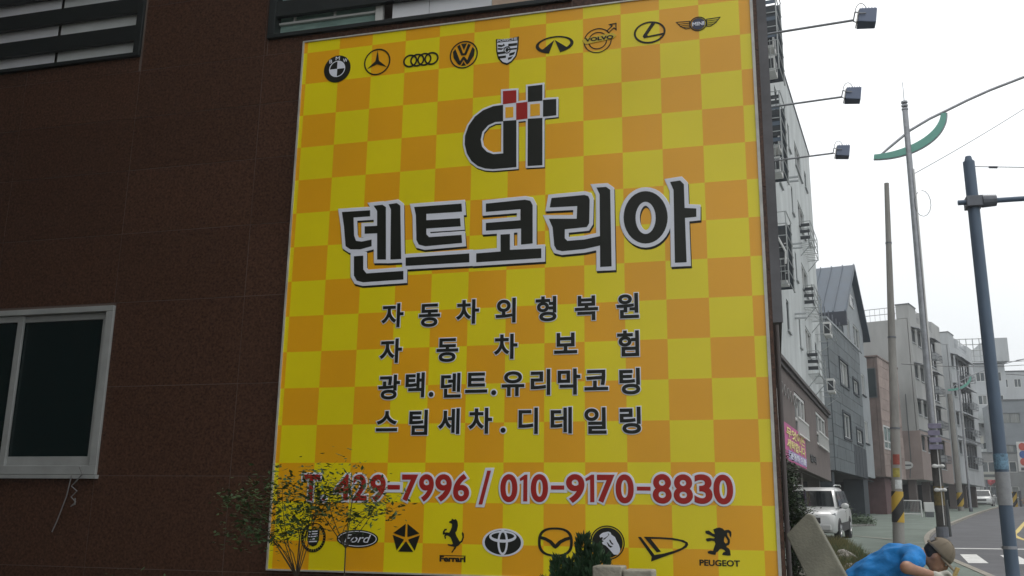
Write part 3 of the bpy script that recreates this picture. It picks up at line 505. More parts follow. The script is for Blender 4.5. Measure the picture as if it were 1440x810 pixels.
o = EM('ell', [circ(0, 0, 1, 1), circ(0, .01, .89, .87)]); EMB_LABEL(o, 'oval with a slanted L inside')
SUB(o, 'ell', [[(.20, .96), (.42, .88), (-.18, -.22), (-.1, -.32), (.93, -.18), (.98, -.32), (-.36, -.46), (-.44, -.28)]], blk_print, H2 + .0005)
o = EM('wings', [circ(0, 0, .38, 1), circ(0, 0, .34, .90)]); EMB_LABEL(o, 'winged disc with a short word')
SUB(o, 'wings', [circ(0, 0, .30, .80)], mat('dark_blue_vinyl', (0.03, 0.035, 0.07), 0.4), H2)
for sg in (-1, 1):
    SUB(o, 'wings', [[(sg * .36, .55), (sg, .62), (sg * .80, -.10), (sg * .55, -.55), (sg * .36, -.50)], [(sg * .39, .47), (sg * .95, .55), (sg * .77, -.06), (sg * .54, -.47), (sg * .39, -.42)]], blk_print, H2)
    SUB(o, 'wings', [line((sg * .38, .25), (sg * .88, .28), .05), line((sg * .38, -.02), (sg * .80, .0), .05), line((sg * .38, -.26), (sg * .68, -.26), .05)], blk_print, H2)
WORD(o, 'wings', 'MINI', -.26, .26, -.24, .24, wht_print, bev=.04)
o = EM('wreath', [circ(0, 0, 1, 1), circ(0, 0, .955, .955)]); EMB_LABEL(o, 'wreath around a striped shield')
SUB(o, 'wreath', [[(.88 * math.cos(R(a)) + .10 * math.cos(R(b)), .88 * math.sin(R(a)) + .10 * math.sin(R(b))) for b in (a + 60, a + 150, a + 240, a + 330)] for a in range(-235, 56, 12)], blk_print, H2)
SUB(o, 'wreath', [[(-.48, .55), (.48, .55), (.46, -.2), (.3, -.5), (0, -.62), (-.3, -.5), (-.46, -.2)]], blk_print, H2)
SUB(o, 'wreath', [[(-.4 + .1 * (k % 2), .42 - k * .17), (.34, .46 - k * .17), (.3, .39 - k * .17), (-.36, .35 - k * .17)] for k in range(5)], wht_print, H3)
o = EM('oval', [circ(0, 0, 1, 1)]); EMB_LABEL(o, 'black oval with a handwritten word')
SUB(o, 'oval', [circ(0, 0, .93, .86), circ(0, 0, .90, .80)], wht_print)
WORD(o, 'oval', 'Ford', -.62, .66, -.42, .48, wht_print, bev=.005, shear=.35)
o = EM('penta', [[(0, 0)] * 0 + [(math.sin(R(72 * k)) * .98 * .07 + p[0] * 1, p[1]) for p in ()] + s for s in [[(math.sin(R(72 * k + 4)) * 1.0, math.cos(R(72 * k + 4)) * 1.0), (math.sin(R(72 * k + 68)) * 1.0, math.cos(R(72 * k + 68)) * 1.0), (math.sin(R(72 * k + 42)) * .18, math.cos(R(72 * k + 42)) * .18), (math.sin(R(72 * k + 30)) * .18, math.cos(R(72 * k + 30)) * .18)] for k in range(5)]]); EMB_LABEL(o, 'pentagon split by a five-pointed star')
o = flat_curve(SHP['horse'], 0.0008, H2, 'emblem', blk_print, sign); EMB_LABEL(o, 'prancing horse above a serif word')
WORD(o, 'htext', 'Ferrari', -.96, .96, -.9, .75, blk_print, H2, bev=.05)
SUB(o, 'htext', [[(-1, .84), (1, .84), (1, 1), (-1, 1)]], blk_print, H2)
o = EM('triell', [circ(0, 0, 1, 1)], m=wht_print, h=H2 - .0005); EMB_LABEL(o, 'black oval crossed by pale overlapping ovals')
SUB(o, 'triell', [circ(0, 0, .88, .88)], blk_print, H2 + .0005)
SUB(o, 'triell', [circ(0, 0, .25, .90), circ(0, 0, .16, .74)], wht_print, H3)
SUB(o, 'triell', [circ(0, .42, .66, .42), circ(0, .46, .56, .26)], wht_print, H3 + .0005)
def sq(rx, rz, p=2.6, n=48): return [(math.copysign(abs(math.cos(t)) ** (2 / p), math.cos(t)) * rx, math.copysign(abs(math.sin(t)) ** (2 / p), math.sin(t)) * rz) for t in [math.tau * i / n for i in range(n)]]
o = EM('wingm', [sq(1, 1), sq(.85, .87)]); EMB_LABEL(o, 'rounded ring with spread wings inside')
SUB(o, 'wingm', [[(-.93, .42), (-.55, .30), (-.20, .08), (0, -.18), (.20, .08), (.55, .30), (.93, .42), (.95, .22), (.6, .1), (.34, -.08), (.16, -.34), (0, -.46), (-.16, -.34), (-.34, -.08), (-.6, .1), (-.95, .22)]], blk_print, H2 + .0005)
o = EM('lionr', [circ(0, 0, 1, 1), circ(0, 0, .945, .945)]); EMB_LABEL(o, 'black disc with a pale lion and stone')
SUB(o, 'lionr', [circ(0, 0, .88, .88)], blk_print, H2)
q = flat_curve(SHP['lionr'], 0.0008, H3, 'emblem_mark', wht_print, sign); q.parent = o
for z_ in SHP['lionm']: q = flat_curve([z_], 0.0008, H4, 'emblem_mark', blk_print, sign); q.parent = o
o = flat_curve(SHP['dm1'], 0.001, H2, 'emblem', blk_print, sign); EMB_LABEL(o, 'slanted outlined letter D')
q = flat_curve(SHP['dm2'], 0.001, H2, 'emblem_mark', blk_print, sign); q.parent = o
o = flat_curve(SHP['lion'] + SHP['lionh'], 0.0008, H2, 'emblem', blk_print, sign); EMB_LABEL(o, 'standing lion above a capital word')
WORD(o, 'ltext', 'PEUGEOT', -1, 1, -.9, .9, blk_print, H2, bev=.03)

# ------------------------------------------------------------------ floodlights and side sign on the street front
side = thing('side_signboard', (0.1, 10.8, 1.7), 'narrow dark edge of a box sign on the street front of the granite building', 'sign')
MB().box(0.05, 0.135, 8.6, 13.2, 1.72, 5.3).build('panel', mat('dark_sign_box', (0.07, 0.072, 0.078), 0.5, var=0.35, scale=2.2, stretch=(1, 1, .5)), side)
MB().box(0.05, 0.142, 8.57, 8.6, 1.70, 5.32).build('edge_trim', mat('dull_sign_edge', (0.14, 0.14, 0.15), 0.5, var=0.3, scale=3), side)
pipe = MB().tube([(0.082, 8.5, -1.3), (0.082, 8.5, 1.66)], 0.022, 10).build('downpipe', mat('brown_grey_pipe', (.085, .07, .065), .6))
tag(pipe, 'grey downpipe at the corner of the granite building below the box sign', 'pipe')
lamp_m = mat('floodlight_housing', (0.17, 0.205, 0.29), 0.5, 0.2); lamp_g = mat('floodlight_glass', (0.75, 0.75, 0.72), 0.2)
def floodlight(Y, label):
    t = thing('floodlight', (0.14, Y, 4.77), label, 'floodlight', 'floodlights on long arms along the street front')
    MB().tube([(0.13, Y, 4.72), (0.4, Y, 4.735), (0.97, Y, 4.765)], 0.0125, 8).build('arm', steel, t, smooth=True)
    MB().box(0.135, 0.15, Y - 0.05, Y + 0.05, 4.66, 4.78).build('mounting_plate', steel_dk, t)
    rot = Matrix.Rotation(R(4), 3, 'Y')
    def P(x, y, z): v = rot @ Vector((x, y, z)); return (1.075 + v.x, Y + v.y, 4.775 + v.z)
    h = MB(); # tapered housing: wide lens side down-left, finned back
    w0, w1 = 0.085, 0.07
    h.hexa([P(-.075, -w0, -.075), P(.095, -w1, -.085), P(.095, w1, -.085), P(-.075, w0, -.075), P(-.06, -w0, .065), P(.105, -w1, .07), P(.105, w1, .07), P(-.06, w0, .065)])
    hd = h.build('housing', lamp_m, t, bevel=0.008)
    for k in range(5):
        f = MB(); x = -.03 + k * .028
        f.hexa([P(x, -.06, .06), P(x + .006, -.06, .06), P(x + .006, .06, .06), P(x, .06, .06), P(x, -.055, .085), P(x + .006, -.055, .085), P(x + .006, .055, .085), P(x, .055, .085)]); f.build('fin', lamp_m, hd)
    g = MB(); g.hexa([P(-.088, -w0 + .01, -.068), P(-.077, -w0 + .01, -.068), P(-.077, w0 - .01, -.068), P(-.088, w0 - .01, -.068), P(-.072, -w0 + .01, .045), P(-.060, -w0 + .01, .045), P(-.060, w0 - .01, .045), P(-.072, w0 - .01, .045)])
    g.build('lens', lamp_g, hd)
    b = MB(); b.tube([P(-.10, -.095, .02), P(-.05, -.098, .0), P(0, -.095, .0)], .006, 6); b.tube([P(-.10, .095, .02), P(-.05, .098, 0), P(0, .095, .0)], .006, 6); b.tube([P(-.10, -.095, .02), P(-.105, 0, .0), P(-.10, .095, .02)], .006, 6)
    b.build('bracket', steel, t)
    c = []
    for k in range(13):
        a = math.pi * k / 12; c.append((0.985 + 0.055 * (1 - math.cos(a)), Y - .03, 4.82 + 0.10 * math.sin(a)))
    MB().tube(c, 0.0035, 5).build('cable', black_pl, t)
floodlight(9.0, 'nearest floodlight on a long arm, the topmost and largest of the three')
floodlight(10.8, 'second floodlight on a long arm, between the topmost and the lowest one')
floodlight(12.6, 'farthest floodlight on a long arm, lowest and smallest of the three')

# ------------------------------------------------------------------ buildings along the street
def dirs(dx, dy): d = Vector((dx, dy)).normalized(); return d, Vector((d.y, -d.x))
wf = mat('white_window_frame', (0.55, 0.56, 0.55), 0.5)
wd = mat('dark_window_frame', (0.10, 0.11, 0.115), 0.5)
# --- first apartment block
d1, o1 = dirs(.132, .991); P1 = (2.40, 46.0); F1 = Fr(P1, d1, o1)
b1 = thing('apartment_block', (1.3, 38, -0.4), 'tall pale apartment block with slit windows above a brown first floor, next to the sign', 'building')
floors = [14.4, 11.76, 9.07, 6.45]
holes = []
for zf in floors:
    holes += [(-6.95, -4.6, zf + 0.05, zf + 1.15), (-3.1, -2.3, zf + 0.35, zf + 1.15), (-9.25, -8.75, zf - 0.1, zf + 1.0), (-13.0, -12.3, zf - 0.15, zf + 0.95), (-20.5, -18.3, zf, zf + 1.2), (-24, -22.6, zf, zf + 1.2)]
facade(b1, F1, -26, 0, 4.86, 17.35, holes, stucco)
for h in holes:
    wide = h[1] - h[0] > 1.5
    window(b1, F1, *h, wf if wide else wd, glass_far, n=2 if wide else 1, w=0.07 if wide else 0.05, sill=stucco3)
mb = MB(); F1.box(mb, -26, -0.002, -12, -0.2, 4.7, 17.30); mb.build('upper_volume', stucco, b1)
mb = MB(); F1.box(mb, -26, -0.0, -0.2, 0.04, 17.352, 17.42); F1.box(mb, -26, 0.05, -12, -0.201, 17.305, 17.41); mb.build('parapet_cap', steel_dk, b1)
bh = [(-12.75, -9.4, 2.85, 4.25), (-5.4, -1.0, 3.0, 4.35), (-21, -16.9, 2.9, 4.3)]
Fb = Fr((Vector(P1) + o1 * 0.06), d1, o1)
facade(b1, Fb, -26, 0.25, 1.72, 4.72, bh, brown_wall, 0.25, 'first_floor_wall')
mb = MB(); Fb.box(mb, -26, 0.2, -12.2, -0.3, 1.72, 4.72); mb.build('first_floor_volume', brown_wall, b1)
for h in bh: window(b1, Fb, *h, upvc2, glass_far, n=3, w=0.10, o=-0.03, transom=h[2] + 0.5)
for h in bh[:2]:     # railings before the windows
    r_ = MB()
    for k in range(9): s = h[0] + .1 + (h[1] - h[0] - .2) * k / 8; Fb.box(r_, s - .02, s + .02, 0.06, 0.10, h[2] - .02, h[2] + .48)
    Fb.box(r_, h[0] + .05, h[1] - .05, 0.05, 0.11, h[2] + .48, h[2] + .54); Fb.box(r_, h[0] + .05, h[1] - .05, 0.05, 0.11, h[2] - .07, h[2] - .02)
    r_.build('window_railing', upvc2, b1)
mb = MB(); Fb.box(mb, -26, 0.36, -0.1, 0.16, 4.722, 4.84); Fb.box(mb, -26, 0.3, -0.1, 0.08, 4.60, 4.72 - .003); mb.build('cornice', mat('dark_cornice', (0.06, 0.05, 0.05), 0.7), b1)
cage_m0 = mat('old_ironwork', (.30, .29, .28), .6)
# decorative scroll ironwork under the cornice
r_ = MB()
for k in range(7):
    s = -17 + k * 0.75; pts = [F1.pt(s + .25 * math.cos(a) * (1 - a / 9), .10, 3.9 + .26 * math.sin(a) * (1 - a / 9) - .1 * k / 7) for a in [q * .5 for q in range(14)]]; r_.tube(pts, .016, 5)
r_.build('scroll_ironwork', cage_m0, b1, kind=None)
# pilotis and dark garage under the block
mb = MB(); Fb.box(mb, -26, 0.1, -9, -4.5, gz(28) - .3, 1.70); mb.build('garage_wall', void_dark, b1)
for s in (-1.0, -8, -15): mb = MB(); Fb.box(mb, s - .25, s + .25, -.9, -.4, gz(36) - .4, 1.715); mb.build('piloti', brown_wall, b1)
# brackets
for z in (12.62, 10.0, 7.34):
    for dz in (0, -.16): mb = MB(); F1.box(mb, -10.55, -10.45, 0, .42, z + dz - .025, z + dz + .025); mb.build('bracket', stucco3, b1)
# balcony cages at the far end
cage_m = mat('painted_cage_steel', (0.36, 0.38, 0.38), 0.5, 0.2); slat_m = mat('dark_louver_slat', (0.03, 0.035, 0.04), 0.5)
for i, z in enumerate((11.0, 8.30, 5.62)):
    cg = thing('balcony_cage', F1.pt(-6.0, 0.2, z), ('topmost steel balcony cage with dark slats on the pale block', 'middle steel balcony cage with dark slats on the pale block', 'lowest steel balcony cage with dark slats, above the brown wall')[i], 'balcony', 'balcony cages on the pale block')
    s0, s1, w, h = -6.95, -4.0 , .44, .92
    rail = MB()
    for zz in (z, z + h * .33, z + h * .66, z + h): rail.tube([F1.pt(s0, .02, zz), F1.pt(s0, w, zz), F1.pt(s1, w, zz), F1.pt(s1, .02, zz)], .018, 5)
    for s in (s0, (s0 + s1) / 2, s1): rail.tube([F1.pt(s, w, z), F1.pt(s, w, z + h)], .018, 5)
    for s in [s0 + .3 * k for k in range(11)]: rail.tube([F1.pt(s, 0, z), F1.pt(s, w, z)], .012, 4)
    rail.build('railing', cage_m, cg)
    for k in range(3): mb = MB(); F1.box(mb, s0 - .012, s0 + .012, .03, w - .03, z + .16 + k * .27, z + .29 + k * .27); mb.build('slat', slat_m, cg)
    for s in (s0 + .1, s1 - .1): mb = MB(); mb.tube([F1.pt(s, 0, z - .5), F1.pt(s, w, z)], .02, 5); mb.build('brace', cage_m, cg)
def ac_unit(fr, s, o, z, label, group='air conditioner units on the pale block', w=.8, dpt=.32, h=.62):
    a = thing('air_conditioner', fr.pt(s, o, z), label, 'air conditioner', group)
    mb = MB(); fr.box(mb, s - w / 2, s + w / 2, o, o + dpt, z, z + h); mb.build('casing', upvc2, a, bevel=.015)
    mb = MB(); n = 16; mb.prism([fr.pt(s - .1 + .22 * math.cos(math.tau * k / n), o + dpt + .003, z + h / 2 + .22 * math.sin(math.tau * k / n)) for k in range(n)], Vector((fr.o.x, fr.o.y, 0)) * .012); mb.build('fan_grille', slat_m, a)
    mb = MB(); fr.box(mb, s - w / 2 - .012, s - w / 2 - .002, o + .04, o + dpt - .04, z + .1, z + h - .1); mb.build('side_vent', slat_m, a)
    return a
for i, z in enumerate((8.0, 5.45)):
    rk = thing('wall_rack', F1.pt(-1.4, .1, z), ('upper triangular steel rack for an air conditioner at the block end', 'lower triangular steel rack for an air conditioner above the brown wall')[i], 'rack', 'racks for air conditioners')
    mb = MB()
    for s in (-2.6, -.7): mb.tube([F1.pt(s, 0, z), F1.pt(s, .75, z), F1.pt(s, 0, z + .85 if s < -1 else z - .5)], .02, 5)
    mb.tube([F1.pt(-2.6, .75, z), F1.pt(-.7, .75, z)], .02, 5); mb.tube([F1.pt(-2.6, .75, z + .4), F1.pt(-.7, .75, z + .4)], .015, 5); mb.tube([F1.pt(-2.6, .35, z), F1.pt(-.7, .35, z)], .02, 5); mb.build('frame', cage_m, rk)
    ac_unit(F1, -1.6, .3, z + .03, ('white air conditioner on the upper rack of the pale block', 'white air conditioner on the lower rack above the brown wall')[i])
# big dark louvred equipment racks on the near end of the block
for i, (z0, z1, ow) in enumerate(((14.5, 17.6, .55), (10.9, 13.7, .50), (7.2, 9.55, .48))):
    rk = thing('equipment_rack', F1.pt(-15.6, .2, z0), ('topmost dark louvred equipment rack beside the sign edge', 'middle dark louvred equipment rack beside the sign edge', 'lowest dark equipment rack with pipes beside the sign edge')[i], 'rack', 'equipment racks beside the sign')
    s0, s1 = -16.0, -14.6
    fr_ = MB()
    for o_ in (.03, ow - .02):
        for s in (s0, s1): fr_.tube([F1.pt(s, o_, z0), F1.pt(s, o_, z1)], .022, 5)
    for zz in [z0 + (z1 - z0) * k / 6 for k in range(7)]: fr_.tube([F1.pt(s0, .02, zz), F1.pt(s0, ow, zz), F1.pt(s1, ow, zz)], .018, 5)
    for k in range(1, 4): fr_.tube([F1.pt(s0, ow * k / 4, z0), F1.pt(s0, ow * k / 4, z0 + (z1 - z0) * .35)], .01, 4)
    fr_.build('frame', cage_m, rk)
    mb = MB(); F1.box(mb, s1 - .04, s1 - .01, .02, ow - .04, z0 + (z1 - z0) * .05, z1 - .05); mb.build('back_screen', mat('dark_rack_screen', (.035, .045, .055), .7, var=.4, scale=5), rk)
    n = 9 if i != 2 else 7
    for k in range(n):
        zz = z0 + (z1 - z0) * (.38 + .6 * k / n) if i != 2 else z0 + (z1 - z0) * (.05 + .72 * k / n)
        mb = MB(); F1.box(mb, s0 + .03, s0 + .05, .03, ow - .03, zz, zz + (.13 if i != 2 else .2)); mb.build('slat', slat_m if i == 2 or k % 3 else mat('blue_grey_slat', (0.09, 0.12, 0.16), .5), rk)
    for k in range(2):
        ac_unit(Fr(F1.pt(s0 + .5, 0, 0)[:2], d1, o1), .2, .08, z0 + .12 + k * .85, 'air conditioner inside the %s equipment rack, %s one' % (('topmost', 'middle', 'lowest')[i], ('lower', 'upper')[k]), w=.7, dpt=.28, h=.55)
mb = MB().tube([F1.pt(-16.1, .12, 9.3), F1.pt(-16.1, .2, 8.7), F1.pt(-16.1, .42, 8.2), F1.pt(-16.1, .40, 7.8)], .035, 6)
tag(mb.build('insulated_pipe', upvc2), 'pale insulated pipe bending across the lowest equipment rack', 'pipe')
# advertising banner on the brown wall
bn = thing('wall_banner', Fb.pt(-13, .08, 1.8), 'pink and lavender banner with large yellow Korean letters on the brown wall', 'banner')
pinkv = mat('pink_banner', (0.50, 0.10, 0.27), .7, var=.15, scale=2); lav = mat('lavender_banner', (0.36, 0.30, 0.52), .6); yel = mat('cream_yellow_letter', (0.72, 0.60, 0.25), .6)
mb = MB(); Fb.box(mb, -16.2, -10.3, .01, .03, 1.76, 2.90); mb.build('panel', pinkv, bn)
mb = MB(); Fb.box(mb, -15.4, -10.32, .032, .04, 1.82, 2.10); mb.build('lower_band', lav, bn)
def wall_text(text, fr, s0, s1, z0, z1, o, m, parent, name='lettering', bev=0.03):
    cu = bpy.data.curves.new('t', 'FONT'); cu.body = text; cu.bevel_depth = bev; cu.bevel_resolution = 0; cu.fill_mode = 'BOTH'
    t = bpy.data.objects.new('tmp', cu); COL.objects.link(t); dg = bpy.context.evaluated_depsgraph_get(); dg.update()
    me = bpy.data.meshes.new_from_object(t.evaluated_get(dg)); bpy.data.objects.remove(t)
    V = [v.co.copy() for v in me.vertices]; x0 = min(v.x for v in V); x1 = max(v.x for v in V); y0 = min(v.y for v in V); y1 = max(v.y for v in V)
    org = ORG[parent.name]
    for v, q in zip(me.vertices, V): v.co = Vector(fr.pt(s0 + (q.x - x0) / (x1 - x0) * (s1 - s0), o + q.z * .1, z0 + (q.y - y0) / (y1 - y0) * (z1 - z0))) - org
    me.materials.clear(); me.materials.append(m); me.name = name; ob = bpy.data.objects.new(name, me); COL.objects.link(ob); ob.parent = parent; return ob
wall_text('무엇이든', Fb, -15.7, -10.6, 2.48, 2.81, .04, yel, bn, bev=.05); wall_text('세탁합니다', Fb, -15.7, -10.6, 2.13, 2.45, .04, yel, bn, bev=.05)
wall_text('운동화 이불', Fb, -15.1, -10.6, 1.86, 2.06, .048, wht_print, bn)
wall_text('빌라', Fb, -8.7, -6.3, 2.1, 2.42, .02, black_pl, b1, 'wall_lettering', bev=.05)

# --- gabled slate house
d2, o2 = dirs(.222, .975); P2 = (2.852, 49.0); F2 = Fr(P2, d2, o2); G2 = Fr(P2, (o2.x, o2.y), (-d2.x, -d2.y))
b2 = thing('gabled_house', (4, 55, 0.1), 'grey stone clad house with a steep slate blue gable roof behind the pale block', 'building')
h2 = [(3.1, 5.65, 6.98, 8.25), (7.35, 9.1, 7.0, 7.75), (3.1, 5.3, 4.2, 5.45), (7.3, 9.3, 4.25, 4.95)]
facade(b2, F2, 0, 10.5, 2.35, 9.8, h2, slate_dark, .2, 'lower_wall')
mb = MB(); F2.box(mb, 0.0, 10.5, -9, -.22, 2.36, 9.7); mb.build('lower_volume', slate_stone, b2)
for h in h2:
    window(b2, F2, *h, wf, glass_far, n=2, w=.07, o=.0)
    mb = MB(); e = .12
    F2.box(mb, h[0] - e, h[1] + e, .0, .085, h[2] - e, h[2] - .004); F2.box(mb, h[0] - e, h[1] + e, .0, .085, h[3] + .004, h[3] + e); F2.box(mb, h[0] - e, h[0] - .004, 0, .083, h[2], h[3]); F2.box(mb, h[1] + .004, h[1] + e, 0, .083, h[2], h[3]); mb.build('window_surround', slate_dark, b2)
# stone panels on the street face and the face towards us
def cladding(parent, fr, s0, s1, z0, z1, holes, m, ph=.62, pw=1.3, name='stone_panel', o0=.004, o1=.035, marg=.12):
    z = z0; k = 0; hh = [(h[0] - marg, h[1] + marg, h[2] - marg, h[3] + marg) for h in holes]
    while z < z1 - .05:
        zt = min(z + ph, z1); s = s0 - (pw / 2 if k % 2 else 0)
        while s < s1 - .02:
            a, b = max(s, s0), min(s + pw, s1); s += pw
            if b - a < .05: continue
            for (p, q, c, d) in cut((a, b, z, zt), hh):
                mb = MB(); g_ = .009; j = random.uniform(-.006, .006)
                fr.box(mb, p + g_, q - g_, o0, o1 + j, c + g_, d - g_); mb.build(name, m, parent, recalc=False)
        z = zt; k += 1
cladding(b2, F2, 0, 10.5, 4.0, 9.8, h2, slate_stone)
cladding(b2, F2, 6.0, 10.5, 2.36, 4.0, [], slate_dark, ph=1.64, pw=.35, name='vertical_board')
cladding(b2, F2, 0, 6.0, 2.36, 4.0, [], slate_stone)
GL = Fr(P2, (-o2.x, -o2.y), (-d2.x, -d2.y))   # towards us; s measured leftwards, handled with negative windings
cladding(b2, GL, 0, 4.2, 2.36, 9.8, [], slate_light)
mb = MB(); F2.box(mb, -.1, 10.6, -1.2, .08, 9.8, 9.92); mb.build('terrace_cap', slate_light, b2)
for k in range(6): mb = MB(); F2.box(mb, .3 + k * 1.1, .35 + k * 1.1, -.1, -.05, 9.92, 10.5); mb.build('railing_post', steel_dk, b2)
# light grey end bay and upper storey
h2b = [(10.9, 12.2, 7.3, 8.55), (10.9, 12.2, 4.45, 5.75), (7.55, 8.6, 9.98, 11.3), (9.9, 12.3, 10.0, 11.4), (8.95, 10.5, 12.35, 13.05)]
F2b = Fr((Vector(P2) - o2 * .12), d2, o2)
facade(b2, F2, 10.5, 13.75, 2.5, 9.85, [(10.9, 12.2, 7.3, 8.55), (10.9, 12.2, 4.45, 5.75)], slate_light, .2, 'end_bay_wall')
mb = MB(); F2.box(mb, 10.52, 13.74, -9, -.22, 2.5, 9.83); mb.build('end_bay_volume', slate_light, b2)
# gable wall polygon with the upper windows in front
ez, rz, sN, sF, sR = 11.9, 15.1, 6.2, 13.75, 9.95
zN, zF = 11.95, 11.85
facade(b2, F2b, sN, sF, 9.86, 11.6, [(7.55, 8.6, 9.98, 11.3), (9.9, 12.3, 10.0, 11.4)], slate_light, .2, 'upper_wall')
mb = MB(); mb.prism([F2b.pt(sN, 0, 11.601), F2b.pt(sF, 0, 11.601), F2b.pt(sR, 0, 14.7)], (-o2.x * 9, -o2.y * 9, 0)); mb.build('gable_wall', slate_light, b2)
mb = MB(); F2b.box(mb, sN, sF - .01, -9, -.22, 9.86, 11.6); mb.build('upper_volume', slate_light, b2)
for h in ((7.55, 8.6, 9.98, 11.3), (9.9, 12.3, 10.0, 11.4)): window(b2, F2b, *h, wf, glass_far, n=2, w=.07, sill=slate_dark)
for h in ((10.9, 12.2, 7.3, 8.55), (10.9, 12.2, 4.45, 5.75)): window(b2, F2, *h, wf, glass_far, n=2, w=.07, sill=slate_dark)
h = (9.0, 10.5, 12.35, 13.05); mb = MB(); F2b.box(mb, *h[:2], .002, .05, *h[2:]); q = mb.build('attic_window', wf, b2)
mb = MB(); F2b.box(mb, h[0] + .08, h[1] - .08, .052, .06, h[2] + .08, h[3] - .08); mb.build('pane', glass_far, q)
mb = MB()
rf0, rf1 = .35, -10.5      # roof overhang outwards / inwards
def roofslab(a, b, th=.22):
    return MB().hexa([F2b.pt(a[0], rf0, a[1]), F2b.pt(b[0], rf0, b[1]), F2b.pt(b[0], rf1, b[1]), F2b.pt(a[0], rf1, a[1]), F2b.pt(a[0], rf0, a[1] + th), F2b.pt(b[0], rf0, b[1] + th), F2b.pt(b[0], rf1, b[1] + th), F2b.pt(a[0], rf1, a[1] + th)])
rN = roofslab((5.3, 11.0), (sR, 14.75)).build('roof', roof_metal, b2)
rF = roofslab((sR + .002, 14.75), (14.5, 11.0)).build('roof', roof_metal, b2)
for k in range(17):
    o_ = rf0 - .03 - k * .64
    mb = MB(); mb.hexa([F2b.pt(5.32, o_, 11.235), F2b.pt(sR - .02, o_, 14.965), F2b.pt(sR - .02, o_ - .06, 14.965), F2b.pt(5.32, o_ - .06, 11.235), F2b.pt(5.32, o_, 11.30), F2b.pt(sR - .02, o_, 15.03), F2b.pt(sR - .02, o_ - .06, 15.03), F2b.pt(5.32, o_ - .06, 11.30)]); mb.build('seam', roof_metal, rN)
mb = MB(); F2b.box(mb, 5.18, 5.45, rf1, rf0 + .02, 10.45, 11.2); mb.build('fascia', mat('dark_fascia', (.035, .04, .055), .6), b2)
# under-storey: dark garage with a slate column
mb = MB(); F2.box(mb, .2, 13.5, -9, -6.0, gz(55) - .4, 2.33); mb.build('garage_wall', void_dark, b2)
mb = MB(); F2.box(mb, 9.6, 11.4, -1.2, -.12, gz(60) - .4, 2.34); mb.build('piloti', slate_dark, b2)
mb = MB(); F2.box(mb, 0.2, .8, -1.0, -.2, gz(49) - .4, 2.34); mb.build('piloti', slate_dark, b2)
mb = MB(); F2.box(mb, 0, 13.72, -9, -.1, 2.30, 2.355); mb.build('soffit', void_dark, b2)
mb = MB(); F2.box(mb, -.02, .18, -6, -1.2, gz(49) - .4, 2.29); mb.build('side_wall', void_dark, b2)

# --- small pinkish stone building
d3, o3 = dirs(.31, .951); P3 = (6.66, 64.0); F3 = Fr(P3, d3, o3)
b3 = thing('stone_house', (6.66, 64, 0.39), 'small pinkish brown stone building squeezed between the slate house and the beige block', 'building')
h3 = [(0.2, 3.4, 4.4, 5.9)]
facade(b3, F3, 0, 6.0, 2.7, 10.2, h3, pinkbrown, .2)
mb = MB(); F3.box(mb, 0, 5.9, -5, -.22, 2.7, 10.15); mb.build('volume', pinkbrown, b3)
for h in h3: window(b3, F3, *h, wf, mat('greenish_window_glass', (.08, .14, .13), .2, var=.4, scale=1.5), n=3, w=.1, o=.06, transom=h[2] + .5)
G3 = Fr(P3, (-o3.x, -o3.y), (-d3.x, -d3.y))
cladding(b3, F3, 0, 6.0, 2.7, 10.2, h3, mat('pale_pinkish_stone', (.30, .235, .21), .85, var=.2, scale=1.6, bump=.2, rnd=.12), ph=.7, pw=1.5, marg=.02)
mb = MB(); G3.box(mb, .1, .85, .005, .05, 7.6, 9.5); q = mb.build('side_window', wd, b3)
mb = MB(); G3.box(mb, .16, .79, .052, .06, 7.66, 9.44); mb.build('pane', glass_far, q)
mb = MB(); F3.box(mb, -.08, 6.05, -5.1, .08, 10.205, 10.31); mb.build('parapet_cap', pinkbrown, b3)
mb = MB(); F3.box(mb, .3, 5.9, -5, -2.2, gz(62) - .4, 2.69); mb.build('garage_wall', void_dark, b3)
mb = MB(); F3.box(mb, 1.1, 2.8, -2.1, -.3, gz(60) - .4, 2.695); mb.build('entrance_wall', mat('maroon_brown_render', (.13, .075, .075), .85, var=.2), b3)
mb = MB(); F3.box(mb, 1.6, 2.8, .04, .12, 3.6, 3.8); F3.box(mb, 1.6, 2.5, .04, .12, 3.2, 3.4); mb.build('wall_lettering', mat('faded_red_letter', (.35, .07, .05), .6), b3)

glass_bay = mat('dark_bay_glass', (0.03, 0.035, 0.04), 0.15, var=.5, scale=.9)
